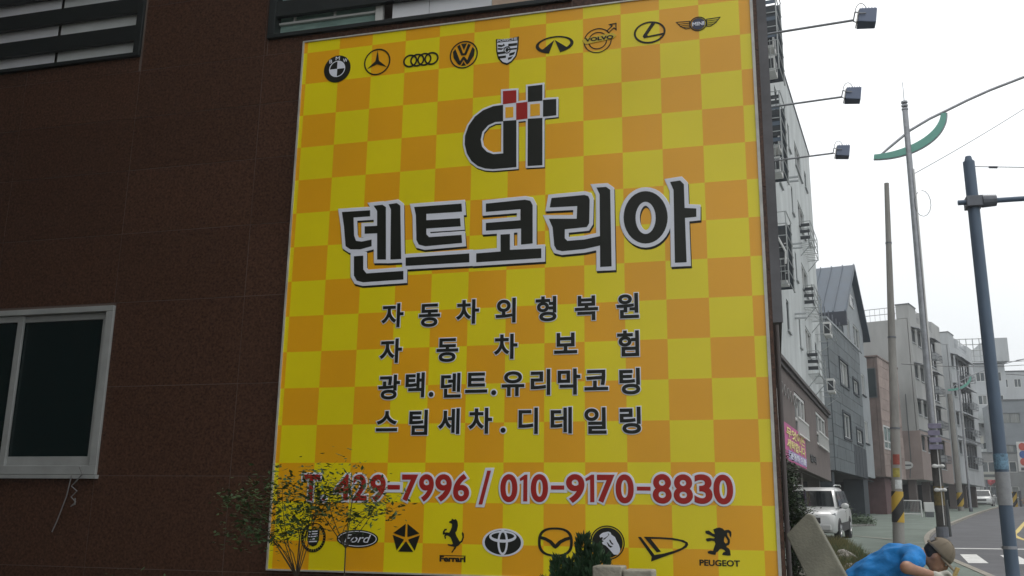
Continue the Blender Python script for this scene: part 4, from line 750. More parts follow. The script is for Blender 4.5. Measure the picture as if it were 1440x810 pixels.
# --- grey beige apartment blocks further on, same builder
def block(name, P, dd, label, zt, zb, L_, Wf, floorz, m, mlow, cornerH=1.0, front=None, rail=True):
    d, o = dirs(*dd); F = Fr(P, d, o); g0 = gz(P[1])
    b = thing(name, (P[0], P[1], g0), label, 'building')
    lowz = floorz[-1] + 1.9 - 2.4 - .6
    hs = []; BAY = (5.4, 7.6) if mlow else (3.0, 7.4)
    for z in floorz: hs += [(.25, 1.2, z, z + .95), (2.0, 2.95, z - .05, z + 1.0), (BAY[0], BAY[1], z - 1.0, z + 1.0)] + ([(L_ - 1.9, L_ - .7, z - .1, z + .9)] if L_ > 10 else [])
    mid = (zb + zt) / 2
    hz = [h for h in hs if h[2] > zb + .2]
    zc = floorz[-1] + 1.28 if len(floorz) > 3 else zb
    facade(b, F, 0, L_, zb, zt, hz, m)
    for h in hz: window(b, F, *h, wd, glass_far if h[1] - h[0] < 1.3 else glass_bay, n=2 if h[1] - h[0] < 3 else 4, w=.06, sill=stucco3)
    mb = MB(); F.box(mb, 0, L_ - .01, -Wf, -.2, zb, zt - .02); mb.build('volume', m, b)
    mb = MB(); F.box(mb, .02, L_ - .02, -Wf + .05, .06, floorz[-1] + 1.35, floorz[-1] + 1.45); mb.build('string_course', wd, b) if len(floorz) > 3 else None
    if mlow:
        G = Fr(P, (-o.x, -o.y), (-d.x, -d.y)); zl = floorz[-1] + 1.34
        mb = MB(); G.box(mb, -.04, Wf, .003, .05, zb, zl); mb.build('lower_front_wall', mlow, b)
        facade(b, Fr(Vector(P) + o * .05, d, o), 0, L_, zb, zl, [h for h in hz if h[3] < zl], mlow, .05, 'lower_street_wall')
    for h in hz:          # small hoods over windows
        if h[1] - h[0] > .9: mb = MB(); mb.hexa([F.pt(h[0] - .1, .002, h[3] + .12), F.pt(h[1] + .1, .002, h[3] + .12), F.pt(h[1] + .1, .55, h[3] - .06), F.pt(h[0] - .1, .55, h[3] - .06), F.pt(h[0] - .1, .002, h[3] + .17), F.pt(h[1] + .1, .002, h[3] + .17), F.pt(h[1] + .1, .55, h[3] - .01), F.pt(h[0] - .1, .55, h[3] - .01)]); mb.build('window_hood', steel, b)
    for k, z in enumerate(floorz):   # window cages with units on the wide bays
        mb = MB()
        for zz in (z - .55, z - .3, z - .05): mb.tube([F.pt(BAY[0], .02, zz), F.pt(BAY[0], .45, zz), F.pt(BAY[1], .45, zz), F.pt(BAY[1], .02, zz)], .02, 4)
        for s in [BAY[0] + (BAY[1] - BAY[0]) * q_ / 6 for q_ in range(7)]: mb.tube([F.pt(s, .45, z - .55), F.pt(s, .45, z - .05)], .015, 4)
        mb.build('window_cage', steel_dk, b)
        mb = MB(); F.box(mb, 5.8, 6.6, .08, .38, z - .52, z - .02); mb.build('cooling_unit', stucco3, b)
    for a_, b_, c_, e_ in ((0, 2.0, .9, 1), (3.1, 4.0, 1.2, .9), (7.2, L_, 1.5, .95)): mb = MB(); F.box(mb, a_, b_, -c_, -.001, zt + .003, zt + cornerH * e_); mb.build('parapet_tower', m, b)
    mb = MB(); F.box(mb, -.04, 2.04, -.94, .04, zt + cornerH + .002, zt + cornerH + .07); mb.build('parapet_cap', wd, b)
    if rail:
        mb = MB()
        for zz in (zt + .45, zt + .9): mb.tube([F.pt(.1, -.95, zz), F.pt(.1, -Wf, zz)], .025, 4); mb.tube([F.pt(2.0, -.1, zz), F.pt(7.2, -.1, zz)], .025, 4)
        for k in range(24): mb.tube([F.pt(.1, -1.0 - (Wf - 1) * k / 23, zt), F.pt(.1, -1.0 - (Wf - 1) * k / 23, zt + .9)], .012, 4)
        for k in range(12): mb.tube([F.pt(2.0 + 5.2 * k / 11, -.1, zt), F.pt(2.0 + 5.2 * k / 11, -.1, zt + .9)], .012, 4)
        mb.build('roof_railing', steel, b)
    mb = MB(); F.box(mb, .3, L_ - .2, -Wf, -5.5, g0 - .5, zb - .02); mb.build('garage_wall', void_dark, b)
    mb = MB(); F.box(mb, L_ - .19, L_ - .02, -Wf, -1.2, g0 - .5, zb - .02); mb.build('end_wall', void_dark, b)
    for s in (.5, 4.5, L_ - .8): mb = MB(); F.box(mb, s - .22, s + .22, -1.1, -.6, g0 - .4, zb); mb.build('piloti', brown_wall, b)
    return b, F
b4, F4 = block('apartment_block', (9.844, 71.3), (.344, .939), 'grey beige apartment block with a corner parapet tower behind the concrete pole', 14.1, 2.8, 9.9, 9, (12.4, 9.85, 7.3, 4.8), stucco2, pinkbeige)
b5, F5 = block('apartment_block', (14.27, 83.0), (.35, .936), 'grey apartment block with caged balconies between the silver lamp post and blue pole', 14.1, 3.0, 9.4, 8, (12.3, 9.9, 7.6, 5.3), stucco3, None)
G4 = Fr((9.844, 71.3), (-.939, .344), (-.344, -.939))
ov = thing('oval_sign', (8.2, 65.5, 3.4), 'small white oval sign on the front of the grey beige block', 'sign')
n = 24; cx, cz = 1.0, 3.78
MB().prism([G4.pt(cx + .42 * math.cos(math.tau * k / n), .06, cz + .27 * math.sin(math.tau * k / n)) for k in range(n)], Vector((G4.o.x, G4.o.y, 0)) * .05).build('panel', upvc2, ov)
mb = MB(); G4.box(mb, cx - .3, cx + .3, .112, .118, cz - .05, cz + .05); mb.build('lettering', wd, ov)
mb = MB().tube([G4.pt(.7, .06, 8.7), G4.pt(.7, .06, 4.2), G4.pt(.86, .06, 2.9)], .03, 5); tag(mb.build('drain_pipe', wd), 'thin dark drain pipe running down the front of the grey beige block', 'pipe')

# --- far buildings closing the street
def far_block(name, x0, x1, y0, y1, z1, m, label, nx, nz, zlow=2.9, ws=.55, frame=None, z0=None):
    b = thing(name, ((x0 + x1) / 2, y0, gz(y0)), label, 'building'); F = Fr((x0, y0), (1, 0), (0, -1))
    W_ = x1 - x0; hs = []
    for i in range(nx):
        for j in range(nz):
            a = W_ * (i + .5) / nx; z = zlow + (z1 - zlow) * (j + .45) / nz
            hs.append((a - W_ / nx * ws / 2, a + W_ / nx * ws / 2, z - .55, z + .55))
    facade(b, F, 0, W_, gz(y0) - .5, z1, hs, m, .15)
    for h in hs: window(b, F, *h, frame or wf, glass_far, n=2, w=.07)
    mb = MB(); mb.box(x0 + .01, x1 - .01, y0 + .18, y1, gz(y0) - .5, z1 - .02); mb.build('volume', m, b)
    mb = MB(); mb.box(x0 - .1, x1 + .1, y0 - .08, y0 + .3, z1 + .002, z1 + .15); mb.build('parapet_cap', wd, b)
    return b
bf = far_block('office_building', 21.0, 26.3, 120, 130, 17.9, stucco3, 'pale building with a projecting lattice top floor at the end of the street', 3, 5, 4.5)
mb = MB(); mb.box(24.4, 26.6, 118.6, 130, 18.0, 20.7); mb.build('top_floor', stucco3, bf)
mb = MB()
for k in range(7): x = 20.2 + k * .7; mb.tube([(x, 119, 18.0), (x, 119, 20.8)], .05, 4)
for k in range(5): z = 18.1 + k * .66; mb.tube([(20.2, 119, z), (24.4, 119, z)], .05, 4)
mb.build('roof_lattice', cage_m, bf)
for q_ in ((22.9, 26.2, 7.4, 8.1), (20.9, 23.8, 11.0, 11.9)): mb = MB(); mb.box(q_[0], q_[1], 118.9, 119.995, q_[2], q_[3]); mb.build('balcony_band', stucco, bf)
far_block('office_building', 26.9, 33, 134, 146, 18.9, stucco3, 'pale stepped building at the end of the street, right of the lattice top', 4, 6, 3)
far_block('commercial_building', 23.3, 36, 112, 119, 12.7, mat('cool_grey_panel', (.20, .22, .235), .8, var=.15, scale=.6), 'cool grey commercial building with dark openings at the street end', 5, 3, 2.6, .75, wd)
far_block('shop_building', 20.2, 30, 108, 111.4, 6.9, mat('mid_grey_render', (.26, .27, .27), .85, var=.2, scale=.6), 'low grey shop row with signs at the far end of the street', 5, 2, 1.9, .7)
far_block('apartment_block', 34.2, 46, 60, 100, 15, stucco3, 'grey apartment block on the right side of the street, outside the frame', 5, 5, 3)

# ------------------------------------------------------------------ poles and street lamps
cp = thing('concrete_pole', (3.53, 31.7, gz(31.7)), 'leaning bare concrete utility pole with black and yellow stripes at its foot', 'pole')
def cpt(t): return Vector((3.53 + .50 * t, 31.7, -.66 + 11.45 * t))
MB().tube([cpt(t) for t in (-.02, .0, .25, .5, .75, 1)], [.175, .172, .145, .118, .095, .075], 16).build('shaft', concrete, cp, smooth=True)
for t in (.30, .55, .82): MB().tube([cpt(t), cpt(t + .004)], .172 - .1 * t + .012, 16).build('band', steel_dk, cp)
def strm():
    m = bpy.data.materials.new('hazard_stripes'); m.use_nodes = True; n = m.node_tree.nodes; l = m.node_tree.links; b = n['Principled BSDF']; b.inputs['Roughness'].default_value = .6
    t = n.new('ShaderNodeTexCoord'); mp = n.new('ShaderNodeMapping'); l.new(t.outputs['Object'], mp.inputs[0])
    w = n.new('ShaderNodeTexWave'); w.wave_type = 'BANDS'; w.bands_direction = 'DIAGONAL'; w.inputs['Scale'].default_value = .48; l.new(mp.outputs[0], w.inputs[0]); mp.inputs['Scale'].default_value = (-2.0, 0, 1.5)
    r = n.new('ShaderNodeValToRGB'); r.color_ramp.interpolation = 'CONSTANT'; r.color_ramp.elements[0].color = (.02, .02, .02, 1); r.color_ramp.elements[1].position = .5; r.color_ramp.elements[1].color = (.50, .32, .03, 1)
    l.new(w.outputs[0], r.inputs[0]); l.new(r.outputs[0], b.inputs['Base Color']); return m
stripe_m = strm()
MB().tube([cpt(.055), cpt(.135)], [.182, .176], 16).build('striped_guard', stripe_m, cp, smooth=True)
for t0, t1, c, a0 in ((.205, .232, (.28, .055, .035), -2.3), (.172, .196, (.36, .30, .06), -2.4), (.142, .165, (.6, .62, .6), -2.0)):
    mb = MB(); r = .172 - .1 * t0 * .97 + .004
    A = [a0 + 1.35 * k / 5 for k in range(6)]
    for p, q in zip(A, A[1:]):
        c0, c1 = cpt(t0), cpt(t1)
        mb.poly([(c0.x + r * math.cos(p), c0.y + r * math.sin(p), c0.z), (c0.x + r * math.cos(q), c0.y + r * math.sin(q), c0.z), (c1.x + r * math.cos(q), c1.y + r * math.sin(q), c1.z), (c1.x + r * math.cos(p), c1.y + r * math.sin(p), c1.z)])
    mb.build('sticker', mat('sticker_%d' % int(t0 * 1000), c, .6, var=.3, scale=9), cp)

green_arc = mat('green_enamel', (0.13, 0.36, 0.29), .45)
def street_lamp(loc, label, s=1.0):
    t = thing('street_lamp', loc, label, 'street lamp', 'street lamps with green crescents')
    x, y, z = loc
    P = lambda a, b, c: (x + a * s, y + b * s, z + c * s)
    MB().tube([P(0, 0, -.1), P(0, 0, 4), P(.02, 0, 15.6)], [.145 * s, .135 * s, .10 * s], 14).build('pole', steel, t, smooth=True)
    MB().tube([P(0, 0, 0), P(0, 0, .35)], .2 * s, 14).build('base', steel_dk, t)
    if s == 1.0:
        MB().tube([P(0, 0, .3), P(0, 0, 2.95)], [.168, .158], 16).build('dark_sleeve', mat('mottled_dark_sleeve', (.055, .052, .048), .85, var=.5, scale=4), t, smooth=True)
        MB().tube([P(0, 0, 1.05), P(0, 0, 1.7)], [.171, .168], 16).build('ochre_notice', mat('ochre_notice', (.13, .095, .03), .8, var=.6, scale=7), t, smooth=True)
        MB().tube([P(.06, -.17, .4), P(.05, -.17, 3.4)], .016, 6).build('cable_duct', upvc2, t)
    MB().tube([P(.1, -.1, 3.6), P(.12, -.12, 13.2)], .028 * s, 6).build('conduit', upvc2, t)
    for k in range(3): MB().tube([P(.02, 0, 15.62 + .14 * k), P(.02, 0, 15.68 + .14 * k)], .12 * s, 12).build('cap_ring', steel, t)
    MB().tube([P(.02, 0, 15.6), P(.02, 0, 16.05), P(.02, 0, 16.75)], [.05 * s, .015 * s, .012 * s], 6).build('finial', steel, t)
    arm = [P(-1.15, 0, 13.75), P(-.6, 0, 14.2), P(0.13, 0, 14.78), P(.85, 0, 15.18), P(1.4, 0, 15.42), P(2.2, 0, 15.78), P(3.0, 0, 16.1), P(4.2, 0, 16.5), P(6.5, 0, 17.1)]
    a = MB().tube(arm, [.03 * s] + [.05 * s] * 7 + [.045 * s], 10).build('arm', steel, t, smooth=True)
    MB().hexa([P(6.3, -.16, 17.0), P(7.3, -.12, 17.2), P(7.3, .12, 17.2), P(6.3, .16, 17.0), P(6.35, -.14, 17.14), P(7.3, -.1, 17.3), P(7.3, .1, 17.3), P(6.35, .14, 17.14)]).build('lamp_head', steel, t, bevel=.02)
    # green crescent: an arc band from the pole foot of the arm up to the arm
    KX = 1.44; mb = MB(); n = 20; cx, cz, r0, r1 = -.90, 15.35, 1.33, 1.62
    pts = []
    for k in range(n + 1):
        a_ = R(-98 + 98 * k / n); w = .5 + .5 * math.sin(math.pi * (k + 2) / (n + 4)); pts.append((a_, w))
    for (p, w), (q, w2) in zip(pts, pts[1:]):
        ri, rj = r1 - (r1 - r0) * w, r1 - (r1 - r0) * w2
        mb.hexa([P(cx + KX * r1 * math.cos(p), -.04, cz + r1 * math.sin(p)), P(cx + KX * r1 * math.cos(q), -.04, cz + r1 * math.sin(q)), P(cx + KX * r1 * math.cos(q), .04, cz + r1 * math.sin(q)), P(cx + KX * r1 * math.cos(p), .04, cz + r1 * math.sin(p)),
                 P(cx + (KX * r1 - (r1 - ri)) * math.cos(p), -.04, cz + ri * math.sin(p)), P(cx + (KX * r1 - (r1 - rj)) * math.cos(q), -.04, cz + rj * math.sin(q)), P(cx + (KX * r1 - (r1 - rj)) * math.cos(q), .04, cz + rj * math.sin(q)), P(cx + (KX * r1 - (r1 - ri)) * math.cos(p), .04, cz + ri * math.sin(p))])
    mb.build('green_crescent', green_arc, t)
    rim = MB().tube([P(cx + (KX * r1 + .02) * math.cos(p), 0, cz + (r1 + .02) * math.sin(p)) for p, w in pts], .03 * s, 8).build('crescent_rim', steel, t)
    return t
street_lamp((5.42, 36.0, gz(36)), 'tall silver street lamp with a green crescent under its long curved arm')
sl2 = street_lamp((13.2, 74.5, gz(74.5)), 'distant street lamp with a small green crescent in front of the far blocks', .62)
# clamps and small boards on the silver lamp pole
for z, w in ((1.86, .22), (1.06, .24)):
    tg = thing('pole_clamp', (5.45, 35.8, z), ('upper' if z > 1.5 else 'lower') + ' white clamp pair on the silver lamp pole', 'clamp', 'white clamps on the lamp pole')
    MB().tube([(5.28, 35.78, z), (5.62, 35.78, z)], .05, 8).build('band', upvc2, tg, smooth=True)
    mb = MB(); mb.ball((5.33, 35.74, z), (.10, .06, .07)); mb.ball((5.57, 35.74, z), (.08, .06, .06)); mb.build('lug', upvc2, tg, smooth=True)
lavs = mat('lavender_sign', (0.19, 0.175, 0.25), .6, var=.25, scale=5)
for k in range(4):
    z = 2.42 + k * .24
    q = MB().box(5.20 + .02 * (k % 2), 5.64 - .03 * (k % 3), 35.70, 35.76, z, z + .17).build('pole_sign', lavs, bevel=.01)
    tag(q, ('lowest', 'second lowest', 'second highest', 'topmost')[k] + ' small lavender board strapped to the silver lamp pole', 'sign', 'lavender boards on the lamp pole')
# darker pole and short post behind the lamp
tag(MB().tube([(5.72, 36.6, gz(36.6)), (5.70, 36.6, .75)], .085, 10).build('guard_post', mat('dark_post', (.055, .06, .06), .7, var=.3), smooth=True), 'short dark steel post right of the silver lamp pole', 'post')
# blue-grey signal mast in front right
bp = thing('signal_mast', (3.67, 17.7, gz(17.7)), 'thick blue grey steel mast with a horizontal arm at the right', 'pole')
blue_st = mat('blue_grey_paint', (0.085, 0.125, 0.18), .5, .1, var=.22, scale=2.5, stretch=(1, 1, .3), bump=.08)
MB().tube([(3.67, 17.7, gz(17.7) - .1), (3.67, 17.7, 2), (3.66, 17.7, 6.32)], [.108, .104, .098], 18).build('shaft', blue_st, bp, smooth=True)
MB().tube([(3.66, 17.7, 6.32), (3.66, 17.7, 6.42)], [.075, .05], 14).build('cap', blue_st, bp, smooth=True)
MB().tube([(3.40, 17.62, 5.535), (6.9, 17.62, 5.53)], .047, 12).build('cross_arm', blue_st, bp, smooth=True)
cl_ = MB(); cl_.box(3.53, 3.79, 17.53, 17.83, 5.44, 5.63); cl_.tube([(3.79, 17.62, 5.535), (4.02, 17.62, 5.535)], [.12, .105], 12); cl_.build('clamp', steel_dk, bp, bevel=.008)
mb = MB(); mb.box(3.55, 3.79, 17.585, 17.60, .76, .93); mb.build('notice', mat('white_notice', (.40, .44, .47), .6, var=.25, scale=14), bp); bpy.data.objects.remove(bpy.data.objects['notice'])
MB().tube([(3.67, 17.7, .28), (3.67, 17.7, .82)], .113, 18).build('pale_sleeve', mat('pale_sleeve', (.30, .31, .32), .7, var=.2, scale=6), bp, smooth=True)
MB().tube([(3.67, 17.7, .86), (3.67, 17.7, 1.12)], .1125, 18).build('blue_notice', mat('light_blue_notice', (.14, .25, .34), .6, var=.6, scale=22), bp, smooth=True)
MB().tube([(3.66, 17.7, -.42), (3.66, 17.7, -.37)], .116, 18).build('band', steel, bp)
tw = thing('tension_wire', (3.76, 17.7, 6.2), 'twisted cable with a turnbuckle running right from the mast top', 'wire')
MB().tube([(3.75, 17.7, 6.22), (4.6, 17.7, 6.13), (7.5, 17.8, 5.95)], .008, 5).build('wire', steel_dk, tw)
MB().tube([(3.98, 17.7, 6.19), (4.12, 17.7, 6.175)], .022, 6).build('turnbuckle', steel_dk, tw)
def wire(pts, r, label, sag=0):
    a, b = Vector(pts[0]), Vector(pts[-1]); P = [a.lerp(b, k / 14) - Vector((0, 0, sag * 4 * (k / 14) * (1 - k / 14))) for k in range(15)]
    return tag(MB().tube(P, r, 4).build('overhead_wire', black_pl), label, 'wire', 'overhead wires')
wire([(5.56, 36, 12.55), (12.5, 40, 17.6)], .012, 'thin wire rising right from below the green crescent of the lamp', .1)
wire([(8.0, 63, 9.55), (24, 90, 13.5)], .022, 'thin wire crossing the grey beige block behind the lamp pole', .3)
wire([(22, 100, 15.1), (34, 110, 17.8)], .03, 'upper of two thin wires at the right below the lattice top', .3)
wire([(22, 100, 13.9), (34, 110, 15.4)], .03, 'lower of two thin wires at the right below the lattice top', .3)
loop = [(5.62 + .28 * math.sin(a) + .12, 35.9, 11.35 + .5 * math.cos(a)) for a in [k * .45 for k in range(14)]]
tag(MB().tube(loop, .01, 4).build('wire_loop', black_pl), 'coil of spare cable hanging beside the lamp pole', 'cable')
# second far concrete pole with striped foot
p2 = thing('concrete_pole', (13.0, 77, gz(77)), 'distant concrete utility pole with a striped foot near the far blocks', 'pole')
MB().tube([(13.0, 77, gz(77)), (12.95, 77, 9.3)], [.22, .17], 12).build('shaft', concrete, p2, smooth=True)
MB().tube([(13.0, 77, gz(77) + .3), (13.0, 77, gz(77) + 1.3)], .24, 12).build('striped_guard', stripe_m, p2, smooth=True)
p3 = thing('bollard', (21.6, 98, gz(98)), 'striped black and yellow post at the far right kerb', 'bollard')
MB().tube([(20.45, 95, gz(95)), (20.45, 95, gz(95) + 1.3)], .25, 10).build('post', stripe_m, p3, smooth=True)
tag(MB().tube([(20.95, 95, gz(95)), (20.95, 95, gz(95) + 1.4)], .12, 8).build('bollard', steel_dk), 'dark green grey post beside the far striped bollard', 'bollard')
tag(MB().tube([(8.9, 56.8, gz(57)), (8.9, 56.8, gz(57) + .75)], [.1, .08], 8).build('bollard', mat('orange_plastic', (.45, .17, .04), .6)), 'short orange post on the pavement behind the lamp pole', 'bollard')
fp = thing('thin_pole', (22.0, 97, gz(97)), 'slim grey pole just right of the blue grey mast', 'pole')
MB().tube([(20.25, 97, gz(97)), (20.25, 97, 11.0)], .12, 8).build('shaft', steel, fp, smooth=True)
fl = thing('flower_planter', (21.5, 94, gz(94)), 'orange and red flowers in a low planter at the right edge', 'planter')
MB().box(21.0, 22.6, 93.8, 94.2, gz(94) - .1, gz(94) + .35).build('trough', concrete, fl)
FLW = True
# roadside sign at the right edge
rs = thing('road_sign', (23.2, 96, gz(96)), 'white roadside sign with red and blue symbols at the right edge', 'sign')
MB().tube([(22.1, 96, gz(96)), (22.1, 96, 7.0)], .07, 8).build('post', steel, rs)
MB().box(21.3, 22.6, 95.8, 95.88, 4.5, 7.15).build('panel', upvc2, rs)
for z, c in ((6.7, (.5, .08, .05)), (6.0, (.05, .12, .35)), (5.35, (.5, .09, .06))):
    MB().prism([(21.75 + .32 * math.cos(R(a)), 95.79, z + .34 * math.sin(R(a))) for a in range(0, 360, 24)], (0, -.03, 0)).build('symbol', mat('symbol_%d' % int(z * 10), c, .5), rs)
MB().box(21.45, 22.4, 95.75, 95.79, 4.6, 4.85).build('lettering', wd, rs)
rd = thing('shop_awning', (21.2, 107, 4.6), 'small red slanted awning on the far shop row', 'awning')
MB().hexa([(20.9, 106.4, 3.6), (22.6, 106.4, 4.9), (22.6, 107.9, 5.2), (20.9, 107.9, 3.9), (20.9, 106.4, 3.95), (22.6, 106.4, 5.3), (22.6, 107.9, 5.6), (20.9, 107.9, 4.3)]).build('canopy', mat('red_canopy', (.30, .045, .05), .7), rd)
sg = mat('cream_shop_sign', (.40, .40, .36), .6)
for k, (x, z) in enumerate(((17.9, 7.6), (17.6, 5.6), (19.0, 4.1), (24.0, 5.6))):
    q = MB().box(x, x + 2.3, 106.9 if x > 20 else 104, 107.2 if x > 20 else 104.3, z, z + .75); t_ = thing('shop_sign', (x, 104, z), ('highest cream signboard hanging at the far street end', 'middle cream signboard hanging at the far street end', 'lowest cream signboard above the far parked car', 'cream signboard on the low shop row at the right')[k], 'sign', 'signboards at the far street end'); q.build('panel', sg, t_)
    MB().box(x + .3, x + 2.0, (106.9 if x > 20 else 104) - .03, (106.9 if x > 20 else 104) - .004, z + .25, z + .5).build('lettering', wd, t_)
    MB().box(x + 1.05, x + 1.2, (107.0 if x > 20 else 104.1), (107.15 if x > 20 else 104.25), z - 2.8 if x > 20 else gz(104), z - .003).build('post', steel_dk, t_)
# white mesh gate and small cabinet in the passage
ft = thing('mesh_fence', (7.2, 59.5, gz(59.5)), 'white framed mesh fence panel beside the striped concrete pole', 'fence')
mb = MB(); g0 = gz(59.5)
for x in (6.95, 7.98): mb.tube([(x, 59.6, g0), (x, 59.6, g0 + .92)], .045, 6)
for z in (.18, .92): mb.tube([(6.95, 59.6, g0 + z), (7.98, 59.6, g0 + z)], .035, 6)
mb.build('frame', upvc2, ft)
mb = MB()
for k in range(1, 14): x = 6.95 + 1.03 * k / 14; mb.tube([(x, 59.6, g0 + .18), (x, 59.6, g0 + .92)], .009, 4)
mb.build('mesh', cage_m, ft)
cb = thing('outdoor_unit', (8.4, 59.8, gz(59.8)), 'white outdoor unit on a low stand right of the mesh fence', 'air conditioner')
MB().box(8.16, 8.68, 59.7, 60.0, gz(60) + .28, gz(60) + .82).build('casing', upvc2, cb, bevel=.02)
MB().box(8.2, 8.64, 59.72, 59.98, gz(60) - .02, gz(60) + .28).build('stand', wd, cb)

# ------------------------------------------------------------------ vehicles
white_car = mat('white_car_paint', (0.56, 0.57, 0.56), .28, 0, coat=.5)
car_glass = mat('car_glass', (0.012, 0.016, 0.018), .06, spec=.8)
chrome = mat('chrome', (.6, .6, .6), .2, .9); trimdark = mat('dark_trim', (.03, .03, .032), .6)
def loft(sections):     # list of rings with equal counts
    mb = MB(); n = len(sections[0])
    for r in sections: mb.v += [tuple(p) for p in r]
    for i in range(len(sections) - 1):
        for j in range(n):
            a = i * n + j; b = i * n + (j + 1) % n; mb.f.append([a, b, b + n, a + n])
    mb.f.append(list(range(n))[::-1]); mb.f.append([(len(sections) - 1) * n + j for j in range(n)]); return mb
def suv(name, label, paint, plate=True):
    # local: x across (car's left = +x), y along with nose at y=0 pointing to -y, z up
    t = thing(name, (0, 0, 0), label, 'car')
    def ring(y, w, zb, zs, zt, ch=.10):      # body section: half width w
        return [(-w + .06, y, zb), (w - .06, y, zb), (w, y, zb + .08), (w, y, zs), (w - .03, y, zt - ch), (w - .16, y, zt), (-w + .16, y, zt), (-w + .03, y, zt - ch), (-w, y, zs), (-w, y, zb + .08)]
    body = loft([ring(.0, .76, .42, .62, .84), ring(.06, .86, .34, .66, .90), ring(.25, .92, .30, .70, .97), ring(.75, .94, .30, .75, 1.03), ring(1.25, .95, .30, .80, 1.08), ring(2.2, .95, .30, .85, 1.10), ring(3.6, .95, .30, .85, 1.10), ring(4.3, .93, .34, .80, 1.09), ring(4.45, .88, .42, .75, 1.05)]).build('body', paint, t, smooth=True)
    def cr(y, w0, w1, z0, z1): return [(-w0, y, z0), (w0, y, z0), (w1, y, z1 - .06), (w1 - .08, y, z1), (-w1 + .08, y, z1), (-w1, y, z1 - .06)]
    cab = loft([[(-.84, 1.12, 1.06), (.84, 1.12, 1.06), (.84, 1.13, 1.09), (.80, 1.14, 1.10), (-.80, 1.14, 1.10), (-.84, 1.13, 1.09)], [(-.86, 1.72, 1.06), (.86, 1.72, 1.06), (.70, 1.80, 1.64), (.62, 1.82, 1.69), (-.62, 1.82, 1.69), (-.70, 1.80, 1.64)], cr(2.6, .87, .71, 1.06, 1.76), cr(3.8, .86, .69, 1.06, 1.74), cr(4.32, .82, .62, 1.06, 1.62), cr(4.44, .80, .60, 1.05, 1.3)]).build('cabin', paint, t, smooth=True)
    g = MB(); g.poly([(-.76, 1.19, 1.125), (.76, 1.19, 1.125), (.635, 1.735, 1.635), (-.635, 1.735, 1.635)]); 
    ws = MB(); ws.hexa([(-.77, 1.155, 1.13), (.77, 1.155, 1.13), (.77, 1.19, 1.12), (-.77, 1.19, 1.12), (-.635, 1.735, 1.64), (.635, 1.735, 1.64), (.635, 1.77, 1.62), (-.635, 1.77, 1.62)]); ws.build('windshield', car_glass, t)
    for sx in (-1, 1):
        for (y0, y1, y2, y3) in ((1.45, 2.55, 2.55, 1.95), (2.65, 3.5, 3.5, 2.65), (3.6, 4.2, 4.1, 3.6)):
            w = MB(); q = [(sx * .872, y0, 1.12), (sx * .872, y1, 1.12), (sx * .735, y2, 1.62), (sx * .735, y3, 1.62)]; w.prism(q, (sx * .012, 0, .004)); w.build('side_window', car_glass, t)
        m = MB(); m.ball((sx * 1.06, 1.5, 1.14), (.13, .09, .10), 10, 8); mo = m.build('mirror', paint, t, smooth=True); MB().tube([(sx * .88, 1.52, 1.08), (sx * 1.0, 1.5, 1.12)], .03, 6).build('mirror_arm', trimdark, mo)
        h = MB(); h.hexa([(sx * .50, .035, .66), (sx * .885, .22, .68), (sx * .90, .30, .70), (sx * .5, .10, .66), (sx * .60, .045, .86), (sx * .90, .25, .93), (sx * .90, .34, .94), (sx * .60, .12, .87)]); ho = h.build('headlight', mat('headlight_lens', (.34, .36, .37), .12, .3), t)
        for k, (hx, hy) in enumerate(((.64, .05), (.78, .13))): MB().ball((sx * hx, hy + .02, .77), (.065, .03, .065), 10, 6).build('reflector', chrome, ho, smooth=True)
        MB().ball((sx * .70, .06, .45), (.09, .04, .055), 10, 6).build('fog_lamp', chrome, t, smooth=True)
        MB().tube([(sx * .66, 1.95, 1.79), (sx * .68, 2.2, 1.83), (sx * .68, 3.7, 1.83), (sx * .66, 3.95, 1.78)], .022, 6).build('roof_rail', chrome, t, smooth=True)
        MB().box(min(sx * .945, sx * .965), max(sx * .945, sx * .965), .95, 3.4, .33, .60).build('side_cladding', trimdark, t)
        for y in (2.62, 3.6): MB().box(min(sx * .951, sx * .954), max(sx * .951, sx * .954), y, y + .012, .62, 1.05).build('door_gap', black_pl, t)
        MB().box(min(sx * .951, sx * .975), max(sx * .951, sx * .975), 2.3, 2.48, .93, .96).build('door_handle', paint, t)
        for y in (.85, 3.5):
            n = 24; A = MB().prism([(sx * .93, y + .40 * math.cos(math.tau * k / n), .37 + .40 * math.sin(math.tau * k / n)) for k in range(n)], (sx * .028, 0, 0)); A.build('wheel_arch', trimdark, t)
            w = MB(); w.tube([(sx * .78, y, .355), (sx * .80, y, .355), (sx * .95, y, .355), (sx * .975, y, .355)], [.33, .355, .355, .33], 26); wo = w.build('wheel', rubber, t, smooth=True)
            MB().tube([(sx * .96, y, .355), (sx * .98, y, .355)], [.22, .21], 20).build('rim', steel, wo)
            for k in range(5):
                a = math.tau * k / 5; MB().tube([(sx * .982, y, .355), (sx * .986, y + .19 * math.cos(a), .355 + .19 * math.sin(a))], .022, 5).build('spoke', chrome, wo)
    MB().box(-.46, .46, -.012, .05, .62, .80).build('grille', trimdark, t, bevel=.01)
    for z in (.66, .71, .76): MB().box(-.44, .44, -.022, -.013, z - .008, z + .008).build('grille_bar', chrome, t)
    MB().box(-.78, .78, -.05, .12, .40, .58).build('bumper', paint, t, bevel=.03)
    MB().box(-.45, .45, -.055, -.01, .33, .43).build('lower_grille', trimdark, t)
    MB().box(-.26, .26, -.068, -.052, .50, .60).build('number_plate', upvc2, t)
    for s in (-1, 1): MB().tube([(s * .15 - .12, 1.12, 1.115), (s * .15 + .42, 1.22, 1.175)], .008, 4).build('wiper', black_pl, t)
    MB().box(-.66, .66, 4.43, 4.46, .9, 1.02).build('tail_panel', paint, t)
    return t
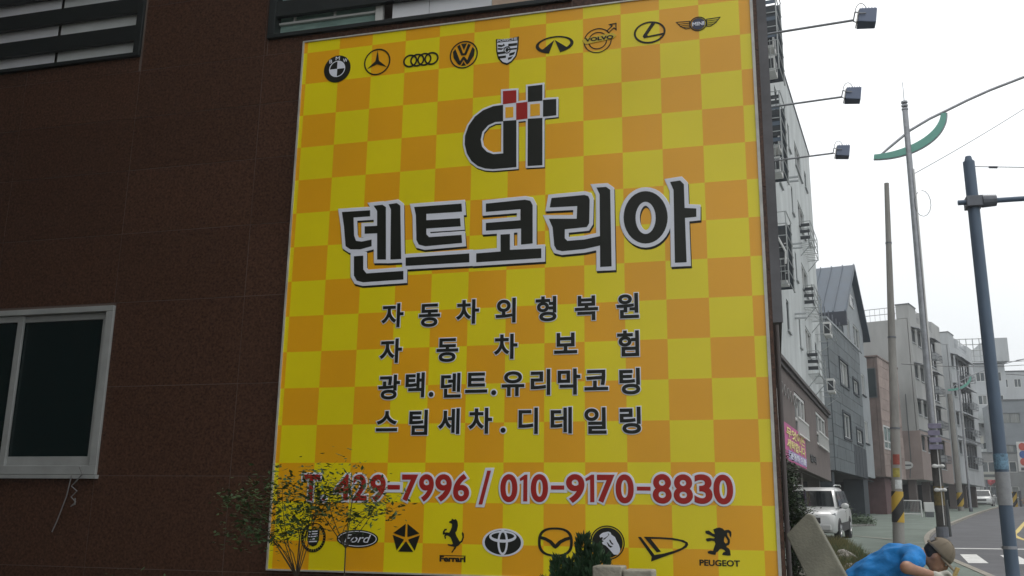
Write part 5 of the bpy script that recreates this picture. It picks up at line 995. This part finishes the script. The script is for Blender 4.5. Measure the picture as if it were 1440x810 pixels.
car = suv('parked_car', 'white off-road car with roof rails parked under the pale block beside the shrub', white_car)
ang = -math.atan2(.132, .991) - R(3)
car.location = (.88, 31.6, gz(31.6) - .03); car.rotation_euler = (math.atan(.032), 0, ang)
car.scale = (.95, .95, .95); car2 = tree_copy(car); car2.location = (17.9, 96, gz(96) - .1); car2.rotation_euler = (0, 0, R(-14)); car2['label'] = 'small distant white car facing us on the far street'
car2.scale = (1, 1, .93)

# ------------------------------------------------------------------ plants
def leaf_cloud(name, m, parent, centres, n, size, spread, flat=.4, kind='stuff', asp=.5):
    mb = MB()
    for _ in range(n):
        c = random.choice(centres); r = Vector((random.gauss(0, 1), random.gauss(0, 1), random.gauss(0, 1))) * spread
        p = Vector(c) + r; u = Vector((random.uniform(-1, 1), random.uniform(-1, 1), random.uniform(-flat, flat))).normalized()
        v = u.cross(Vector((random.uniform(-.6, .6), random.uniform(-.6, .6), 1))).normalized(); s = size * random.uniform(.6, 1.3)
        i = len(mb.v); k = u.cross(v) * s * .12
        mb.v += [tuple(p - u * s), tuple(p - v * s * asp + k), tuple(p + u * s), tuple(p + v * s * asp + k)]; mb.f += [[i, i + 1, i + 2], [i, i + 2, i + 3]]
    return mb.build(name, m, parent, recalc=False, kind=kind)
def grow(start, tips, r0, bend=.12):
    mb = MB(); C = []
    for tip in tips:
        a, b = Vector(start), Vector(tip); P = []
        off = Vector((random.uniform(-bend, bend), random.uniform(-bend, bend) * .5, random.uniform(0, bend)))
        for k in range(7): q = k / 6; P.append(a.lerp(b, q) + off * math.sin(math.pi * q))
        mb.tube(P, [r0 * (1 - .8 * k / 6) for k in range(7)], 5); C += [tuple(p) for p in P[3:]] + [tuple(P[-1])] * 2
        for k in (3, 4, 5):
            for s_ in range(2):
                q = P[k] + Vector((random.uniform(-.22, .22), random.uniform(-.18, .18), random.uniform(-.02, .16))); mb.tube([P[k], q], [r0 * .3, r0 * .12], 4); C += [tuple(q), tuple(P[k].lerp(q, .6))]
    return mb, C
def shrub(loc, fork, tips, label, n, size, spread, m, r0=.012):
    t = thing('leafy_shrub', loc, label, 'shrub', 'young shrubs in front of the sign')
    mb, C = grow(fork, tips, r0); mb.tube([loc, Vector(loc).lerp(Vector(fork), .5) + Vector((.03, 0, 0)), fork], [r0 * 2, r0 * 1.6, r0 * 1.2], 6); mb.build('stem', bark, t)
    leaf_cloud('foliage', m, t, C, n, size, spread); return t
for c_, s_ in (((.45, .16, .04), 0), ((.40, .06, .04), .1), ((.45, .30, .06), .05)): leaf_cloud('flowers', mat('petal_%d' % int(s_ * 100), c_, .7), fl, [(21.2 + .3 * k, 94, gz(94) + .5 + .2 * (k % 3) + s_) for k in range(5)], 260, .07, .18)
YB = 6.0; gb = gz(6)
shrub((-3.05, YB, gb), (-3.10, YB, -.42), [(-3.75, YB + .1, .10), (-3.62, YB - .1, .0), (-3.5, YB, .14), (-3.35, YB + .1, .20), (-3.2, YB - .1, .22), (-3.08, YB, .26), (-2.98, YB - .05, .20), (-3.45, YB - .15, -.10), (-2.93, YB, .05), (-3.66, YB, -.16), (-3.25, YB - .1, .1), (-3.0, YB + .1, .12)], 'thin leafy shrub before the lower left corner of the sign', 1500, .022, .045, leaf2, .004)
shrub((-2.80, YB - .02, gb), (-2.76, YB, -.22), [(-2.98, YB, .10), (-2.88, YB + .05, .18), (-2.76, YB, .17), (-2.66, YB - .05, .20), (-2.55, YB, .13), (-2.47, YB + .1, .0), (-2.9, YB - .05, -.02), (-2.60, YB, .05)], 'slender shrub with fine leaves before the black oval emblem', 750, .020, .04, leaf2, .0035)
shrub((-4.6, YB + .1, gb), (-4.55, YB + .1, -.95), [(-4.9, YB, -.75), (-4.7, YB, -.62), (-4.4, YB, -.66), (-4.2, YB, -.5), (-4.5, YB + .1, -.58)], 'low shrub sprouting under the dark granite wall', 700, .022, .05, leaf2)
def conifer(loc, h, w, label, peaks, n=5200):
    t = thing('conifer_shrub', loc, label, 'shrub'); MB().tube([loc, (loc[0], loc[1], loc[2] + h * .8)], [.03, .01], 6).build('trunk', bark, t)
    mb = MB()
    for _ in range(n):
        px, pw, ph = random.choice(peaks); q = random.random() ** .7; z = loc[2] + .15 + q * (ph - .15); rad = pw * (1 - q) ** .6 * math.sqrt(random.uniform(.2, 1.25)) + .014
        a = random.uniform(0, math.tau); p = Vector((loc[0] + px + rad * math.cos(a), loc[1] + rad * math.sin(a), z))
        d = Vector((math.cos(a) * .55, math.sin(a) * .55, random.uniform(.5, 1.2))).normalized(); v = d.cross(Vector((random.uniform(-1, 1), random.uniform(-1, 1), .2))).normalized(); s = random.uniform(.02, .06)
        i = len(mb.v); mb.v += [tuple(p), tuple(p + d * s * .5 + v * s * .22), tuple(p + d * s * 1.2), tuple(p + d * s * .5 - v * s * .22)]; mb.f += [[i, i + 1, i + 2], [i, i + 2, i + 3]]
    mb.build('foliage', leaf3, t, recalc=False, kind='stuff')
conifer((-1.185, 6.0, gb - .03), 1.35, .3, 'dense dark green conifer shrub before the lower middle of the sign', [(-.13, .09, 1.24), (-.20, .13, 1.10), (.02, .075, 1.37), (.085, .09, 1.31), (-.05, .10, 1.22), (.14, .09, 1.25), (.19, .10, 1.15), (-.02, .32, 1.08), (.02, .32, 1.04), (-.04, .2, 1.16), (-.16, .2, 1.0)], 17000)
for k, (x0, x1, zt, lb) in enumerate(((-1.0, -.838, -.263, 'pale granite block post right of the conifer shrub, the left and higher one'), (-.83, -.67, -.280, 'pale granite block post right of the conifer shrub, the right and lower one'))):
    tg = MB().box(x0, x1, 5.42, 5.62, gz(5.5), zt).build('granite_post', stone_pale, bevel=.008); tag(tg, lb, 'post', 'granite posts in front of the sign')
# climbing hedge behind the building corner
t = thing('hedge_shrub', (.42, 16, gz(16)), 'dark green overgrown hedge between the building corner and the white car', 'shrub')
mb, C = grow((.2, 16, -1.0), [(.14, 16, 1.0), (.20, 15.8, .8), (.26, 16.1, .6), (.30, 16, .35), (.36, 15.9, .1), (.42, 16, -.15), (.34, 16.1, .0), (.2, 16, .3), (.3, 16, -.4), (.46, 16, -.5), (.2, 16, -.2)], .02); mb.build('stem', bark, t)
leaf_cloud('foliage', leaf1, t, C + [(.2, 16, z * .1 - .9) for z in range(17)] + [(.36, 16, z * .1 - .9) for z in range(8)], 9000, .028, .07)
# low clipped planter hedge by the garage
t = thing('planter_hedge', (3.1, 44.5, gz(44.5)), 'low green planter hedge under the slate house beside the pavement', 'hedge')
MB().hexa([(2.0, 42.9, gz(42) - .1), (4.15, 45.4, gz(42) - .1), (3.9, 46.2, gz(42) - .1), (1.9, 44, gz(42) - .1), (2.0, 42.9, gz(44) + .1), (4.15, 45.4, gz(44) + .12), (3.9, 46.2, gz(44) + .12), (1.9, 44, gz(44) + .1)]).build('kerb_box', concrete, t)
leaf_cloud('foliage', leaf2, t, [(2.1 + 1.9 * k / 16, 43.3 + 2.2 * k / 16, gz(44) + .25) for k in range(17)], 2600, .05, .13)
leaf_cloud('foliage', leaf1, t, [(2.0 + .3 * k, 44.5, gz(44) + .55 + .1 * (k % 2)) for k in range(4)], 1100, .06, .2)
# rubble, stones and weeds beside the pavement
for k in range(11):
    x = 1.28 + random.uniform(0, .62); y = 18.6 + random.uniform(0, 6.5); s = random.uniform(.10, .26)
    mb = MB().ball((x, y, gz(y) + s * .35), (s, s * .8, s * .6), 8, 6, Matrix.Rotation(random.uniform(0, 3), 3, 'Z'))
    mb.v = [(a + random.uniform(-.03, .03), b + random.uniform(-.03, .03), c + random.uniform(-.03, .03)) for a, b, c in mb.v]
    tag(mb.build('rock', mat('pale_rubble', (.30, .28, .25), .9, var=.3, scale=6, bump=.3)), 'pale rock in the weedy strip behind the leaning slab', 'rock', 'pale rocks behind the slab')
def grass(name, x0, x1, y0, y1, n, m, h):
    mb = MB()
    for _ in range(n):
        x, y = random.uniform(x0, x1), random.uniform(y0, y1); z = gz(y); a = random.uniform(0, math.tau); l_ = h * random.uniform(.4, 1.2); w = .008
        i = len(mb.v); tx, ty = x + math.cos(a) * l_ * .6, y + math.sin(a) * l_ * .6
        mb.v += [(x - w, y, z), (x + w, y, z), (tx, ty, z + l_)]; mb.f.append([i, i + 1, i + 2])
    o = mb.build(name, m, recalc=False, kind='stuff'); return o
tag(grass('weeds', 1.0, 1.95, 17, 31, 5000, mat('dry_grass', (.13, .12, .045), .9, var=.4, scale=2), .26), 'dry yellowish weeds in the strip beside the pavement', 'grass')
tag(grass('weeds', 1.2, 2.0, 20, 27, 1300, leaf2, .24), 'green weeds sprouting between the rocks', 'grass')
patch('earth_strip', [(-.05, 7.5), (1.45, 7.5), (1.95, 20), (2.0, 31), (.3, 33)], .012, earth)

# ------------------------------------------------------------------ leaning stone slab
sl = MB(); n_ = Vector((.30, -.95, .10)).normalized()
c_ = [Vector((.06, 7.62, -.105)), Vector((.215, 7.66, .045)), Vector((.262, 7.66, .045)), Vector((.75, 7.5, -1.36)), Vector((.40, 7.45, -1.40))]
c_ = [Vector((.062, 7.62, -.108)), Vector((.222, 7.66, .050)), Vector((.262, 7.66, .035)), Vector((.95, 7.45, -1.40)), Vector((.63, 7.42, -1.42))]
sl.prism([tuple(p) for p in c_], (.02, .07, .0))
tag(sl.build('stone_slab', mat('greyish_tan_slab', (0.175, 0.168, 0.128), .8, var=.28, scale=5, bump=.3, bscale=60), bevel=.01), 'greyish tan stone slab leaning against the building corner', 'slab')

# ------------------------------------------------------------------ the man bending forward
def blob(name, parts, vox, m, parent, smooth=6, label=None):
    mb = MB()
    for p in parts:
        if p[0] == 'e': mb.ball(p[1], p[2], 16, 12, p[3] if len(p) > 3 else None)
        else:
            a, b = Vector(p[0]), Vector(p[1]); mb.tube([a, b], [p[2], p[3]], 14); mb.ball(a, p[2], 14, 10); mb.ball(b, p[3], 14, 10)
    o = mb.build(name, m, parent)
    md = o.modifiers.new('r', 'REMESH'); md.mode = 'VOXEL'; md.voxel_size = vox
    ms = o.modifiers.new('s', 'SMOOTH'); ms.factor = .5; ms.iterations = smooth
    dg = bpy.context.evaluated_depsgraph_get(); dg.update()
    me = bpy.data.meshes.new_from_object(o.evaluated_get(dg)); o.modifiers.clear(); o.data = me; me.name = name
    for q in me.polygons: q.use_smooth = True
    if label: o['label'] = label
    return o
man = thing('person', (.45, 8.0, gz(8)), 'person in blue T-shirt and tan cap bending forward beside the leaning slab', 'person')
skin = mat('tanned_skin', (.37, .20, .13), .55, var=.12, scale=14, bump=.05, bscale=80); skin.node_tree.nodes['Principled BSDF'].inputs['Subsurface Weight'].default_value = .08
blue = mat('blue_cotton', (.008, .19, .52), .85, var=.2, scale=7, bump=.9, bscale=9, stretch=(1, .6, 1.3))
trou = mat('dark_trousers', (.035, .038, .045), .9, var=.2, scale=9); capm = mat('tan_cap_cloth', (.20, .165, .12), .9, var=.08, scale=10, bump=.02, bscale=60)
G0 = gz(8)
f_ = Vector((.68, -.06, -.73)).normalized(); c_ = Vector((.73, -.12, .68)); c_ = (c_ - f_ * c_.dot(f_)).normalized(); l_ = c_.cross(f_)
HD = Vector((1.150, 7.98, -.245))
rotH = Matrix((l_, f_, c_)).transposed()          # local x = side, y = face direction, z = crown
def hp(x, y, z): return HD + rotH @ Vector((x, y, z))
S1, E1, W1, K1 = Vector((.975, 7.81, -.265)), Vector((.885, 7.64, -.325)), Vector((1.10, 7.72, -.385)), Vector((1.165, 7.77, -.408))
S2, E2, W2 = Vector((.975, 8.17, -.275)), Vector((.98, 8.30, -.53)), Vector((1.17, 8.08, -.56))
body = [((.40, 8, -.64), (.62, 8, -.46), .11, .115), ((.62, 8, -.46), (.88, 8, -.29), .12, .115), ((.97, 7.87, -.27), (.97, 8.12, -.27), .075, .075), ((.98, 8, -.26), (1.08, 7.995, -.245), .062, .055),
        (tuple(S1), tuple(E1), .056, .043), (tuple(E1), tuple(W1), .044, .029), (tuple(S2), tuple(E2), .056, .043), (tuple(E2), tuple(W2), .044, .029),
        ((.44, 7.91, -.58), (.50, 7.89, -.98), .088, .060), ((.50, 7.89, -.98), (.40, 7.88, G0 + .09), .056, .040), ((.44, 8.09, -.58), (.54, 8.12, -.98), .088, .060), ((.54, 8.12, -.98), (.43, 8.14, G0 + .09), .056, .040)]
body += [('e', HD, (.072, .092, .108), rotH), ('e', hp(0, .045, -.062), (.050, .055, .055), rotH)]          # skull and jaw
body += [('e', hp(0, .100, -.022), (.014, .018, .024), rotH), ('e', hp(0, .092, .012), (.030, .014, .012), rotH), ('e', hp(0, .096, -.062), (.024, .012, .008), rotH), ('e', hp(0, .090, -.092), (.02, .014, .014), rotH)]
for s in (-1, 1): body += [('e', hp(s * .076, -.008, -.012), (.010, .020, .032), rotH), ('e', hp(s * .036, .078, -.035), (.018, .016, .018), rotH)]
bo = blob('body', body, .0085, skin, man, 5)
eye = mat('eye_white', (.6, .58, .55), .3)
for s in (-1, 1):
    e = MB().ball(hp(s * .031, .083, .0), .012, 10, 8).build('eye', eye, man, smooth=True); MB().ball(hp(s * .031, .0935, -.001), .005, 8, 6).build('pupil', black_pl, e, smooth=True)
MB().tube([hp(-.022, .1045, -.066), hp(0, .108, -.0665), hp(.022, .1045, -.066)], .0022, 5).build('mouth', mat('lip', (.22, .09, .07), .6), man)
hair = blob('hair', [('e', hp(0, -.022, .014), (.0765, .086, .102), rotH)], .008, mat('black_hair', (.012, .011, .011), .7), man, 3)
# cap: dome with a rear opening and strap, visor towards the face
dome = MB(); nu, nv = 28, 9
def dp_(a, q, k=1.0):
    th = math.pi / 2 * q; r = math.sin(th); x, y, z = .094 * r * math.cos(a), .112 * r * math.sin(a), .116 * math.cos(th) + .024
    return hp(x * k, y * k - .006, z * k)
for j in range(nv):
    for i in range(nu):
        a0, a1 = math.tau * i / nu, math.tau * (i + 1) / nu; am = (a0 + a1) / 2
        if j >= 6 and abs((am - 3 * math.pi / 2)) < .62 and not j == 8: continue
        dome.poly([dp_(a0, j / nv), dp_(a0, (j + 1) / nv), dp_(a1, (j + 1) / nv), dp_(a1, j / nv)])
do = dome.build('cap', capm, man, smooth=True, weld=True, label='tan baseball cap'); do.modifiers.new('t', 'SOLIDIFY').thickness = .004
vis = MB(); V0 = []; V1 = []
for k in range(13):
    a = R(15 + 150 * k / 12); V0.append(hp(.088 * math.cos(a), .104 * math.sin(a) - .008, .022)); ex = .085 * math.sin(math.pi * k / 12) ** .7; V1.append(hp(.086 * math.cos(a) * 1.0, .104 * math.sin(a) + ex, .018 - .012 * math.cos(a) ** 2 - .014 * math.sin(math.pi * k / 12)))
for k in range(12): vis.poly([V0[k], V0[k + 1], V1[k + 1], V1[k]])
vo = vis.build('visor', capm, do, smooth=True, weld=True); vo.modifiers.new('t', 'SOLIDIFY').thickness = .005
MB().ball(hp(0, -.004, .137), .008, 8, 6).build('button', capm, do, smooth=True)
for i in range(6):
    a = math.tau * i / 6 + .26; MB().tube([dp_(a, q / 8, 1.012) for q in range(8 if abs((a % math.tau) - 3 * math.pi / 2) > .7 else 6)], .0014, 4).build('seam', capm, do)
# T-shirt over torso and upper arms
sh = [((.38, 8, -.70), (.48, 8, -.58), .14, .148), ((.48, 8, -.58), (.65, 8, -.43), .148, .144), ((.65, 8, -.43), (.86, 8, -.295), .142, .138), ((.65, 7.94, -.435), (.88, 7.92, -.29), .128, .120), ((.65, 8.06, -.435), (.88, 8.08, -.29), .128, .120), ((.95, 7.85, -.265), (.95, 8.13, -.265), .100, .100), ((.97, 7.93, -.262), (.97, 8.07, -.262), .098, .098),
      (tuple(S1), tuple(S1.lerp(E1, .62)), .078, .072), (tuple(S2), tuple(S2.lerp(E2, .6)), .078, .070)]
def ruffle(o, amp, k):
    for v in o.data.vertices:
        p = v.co; d = math.sin(p.x * k + p.z * k * .7 + 2 * math.sin(p.y * 9)) * math.sin(p.y * k * .8 + p.z * 11) ; v.co = p + v.normal * amp * d
shirt = blob('t_shirt', sh, .010, blue, man, 5, 'blue T-shirt'); ruffle(shirt, .005, 38)
from mathutils import noise as mn
for v in shirt.data.vertices:
    p = v.co; q = mn.noise(Vector((p.x * 7 + p.z * 5, p.y * 5, p.z * 16 - p.x * 6))); r = mn.noise(Vector((p.x * 22, p.y * 14, p.z * 30 - p.x * 10)))
    v.co = p + v.normal * ((.5 - abs(q)) * .018 - .007 + r * .003)
MB().tube([(1.02, 8, -.2525), (1.036, 8, -.25)], [.072, .068], 20).build('collar', blue, shirt, smooth=True)
tr = blob('trousers', [((.40, 7.93, -.68), (.50, 7.89, -.98), .118, .082), ((.50, 7.89, -.98), (.40, 7.88, G0 + .10), .080, .070), ((.40, 8.07, -.68), (.54, 8.12, -.98), .118, .082), ((.54, 8.12, -.98), (.43, 8.14, G0 + .10), .080, .070), ((.40, 7.93, -.66), (.40, 8.07, -.66), .12, .12)], .012, trou, man, 5); ruffle(tr, .006, 24)
for y, x in ((7.88, .40), (8.14, .43)):
    s_ = blob('shoe', [((x - .05, y, G0 + .045), (x + .16, y, G0 + .038), .048, .040), ((x - .01, y, G0 + .08), (x + .03, y, G0 + .07), .05, .045)], .008, trimdark, man, 3)
    for v in s_.data.vertices: v.co.z = max(v.co.z, .002)
# gloved hands closed round the stick
glove = mat('white_work_glove', (.50, .48, .42), .9, var=.15, scale=30, bump=.2, bscale=150)
ST0, ST1 = Vector((1.16, 7.78, -.50)), Vector((1.25, 7.75, -.32))
def hand(W, Kc, side, name='glove'):
    d = (Kc - W).normalized(); ax = (ST1 - ST0).normalized(); ax = (ax - d * ax.dot(d)).normalized(); pn = d.cross(ax)
    if pn.z > 0: pn = -pn
    parts = [(W - d * .02, W + d * .02, .034, .036)]
    for k in range(4): parts.append((W + d * .025 + ax * (-.027 + .018 * k), W + d * .075 + ax * (-.033 + .022 * k), .019, .016))
    L = [.036, .042, .040, .031]
    for k in range(4):
        b = W + d * .082 + ax * (-.035 + .0235 * k); p1 = b + d * L[k] * .75 + pn * .012; p2 = p1 + pn * L[k] * .75 - d * .006; p3 = p2 - d * L[k] * .7 + pn * .004
        parts += [(b, p1, .0115, .0105), (p1, p2, .0105, .0095), (p2, p3, .0095, .0088)]
    tb = W + d * .03 + ax * .034; t1 = tb + ax * .024 + d * .022 + pn * .016; t2 = t1 + d * .026 + pn * .016 - ax * .008; parts += [(tb, t1, .016, .0125), (t1, t2, .0125, .0105)]
    return blob(name, [(tuple(a), tuple(b), r0, r1) for a, b, r0, r1 in parts], .0042, glove, man, 2, 'white work glove')
hand(W1, K1, 1); hand(W2, W2 + (Vector((1.17, 7.82, -.46)) - W2).normalized() * .08, -1)
stk = thing('stick', (1.25, 7.75, -.5), 'pale yellow wooden stick held in the gloved hand of the bending person', 'stick')
MB().hexa([(1.12, 7.755, -.58), (1.14, 7.755, -.58), (1.14, 7.775, -.58), (1.12, 7.775, -.58), (1.235, 7.735, -.315), (1.262, 7.735, -.325), (1.262, 7.765, -.325), (1.235, 7.765, -.315)]).build('shaft', mat('pale_wood', (.50, .36, .14), .7, var=.15, scale=20), stk, bevel=.003)

# ------------------------------------------------------------------ unseen buildings added behind and left of the camera to darken the wall
blocker_w = mat('blocker_render', (.07, .062, .058), .9, var=.2, scale=.5)  # dark finish of the added light-blocking buildings
def plain(name, x0, x1, y0, y1, z1, label):
    b = thing(name, ((x0 + x1) / 2, (y0 + y1) / 2, -1.7), label, 'building')
    MB().box(x0, x1, y0, y1, -1.8, z1).build('walls', blocker_w, b); MB().box(x0 - .1, x1 + .1, y0 - .1, y1 + .1, z1 + .002, z1 + .2).build('roof', concrete, b)
    for zf in range(int((z1) // 2.8)):
        z = .2 + zf * 2.8
        for k in range(int((x1 - x0) // 3)):
            a = x0 + .9 + 3 * k; MB().box(a, a + 1.3, y1 + .002, y1 + .05, z, z + 1.3).build('window', glass_far, b)
plain("light_blocker_building", -14, -4.0, -10, 0.6, 13, "unseen plain building added behind and left of the camera to block skylight")
plain("light_blocker_building", -14.5, -7.9, 0.9, 6.95, 15, "unseen plain building added left of the plot to darken the granite wall")
# ------------------------------------------------------------------ haze
hz = MB().box(-60, 75, -30, 165, -3.0, 24.0).build('haze', bpy.data.materials.new('haze'))
hz['kind'] = 'stuff'; hz['label'] = 'pale damp haze hanging over the street'
hm = hz.data.materials[0]; hm.use_nodes = True; n = hm.node_tree.nodes; n.remove(n['Principled BSDF']); pv = n.new('ShaderNodeVolumePrincipled')
pv.inputs['Color'].default_value = (.93, .96, 1, 1); pv.inputs['Density'].default_value = 0.0008; hm.node_tree.links.new(pv.outputs[0], n['Material Output'].inputs['Volume'])
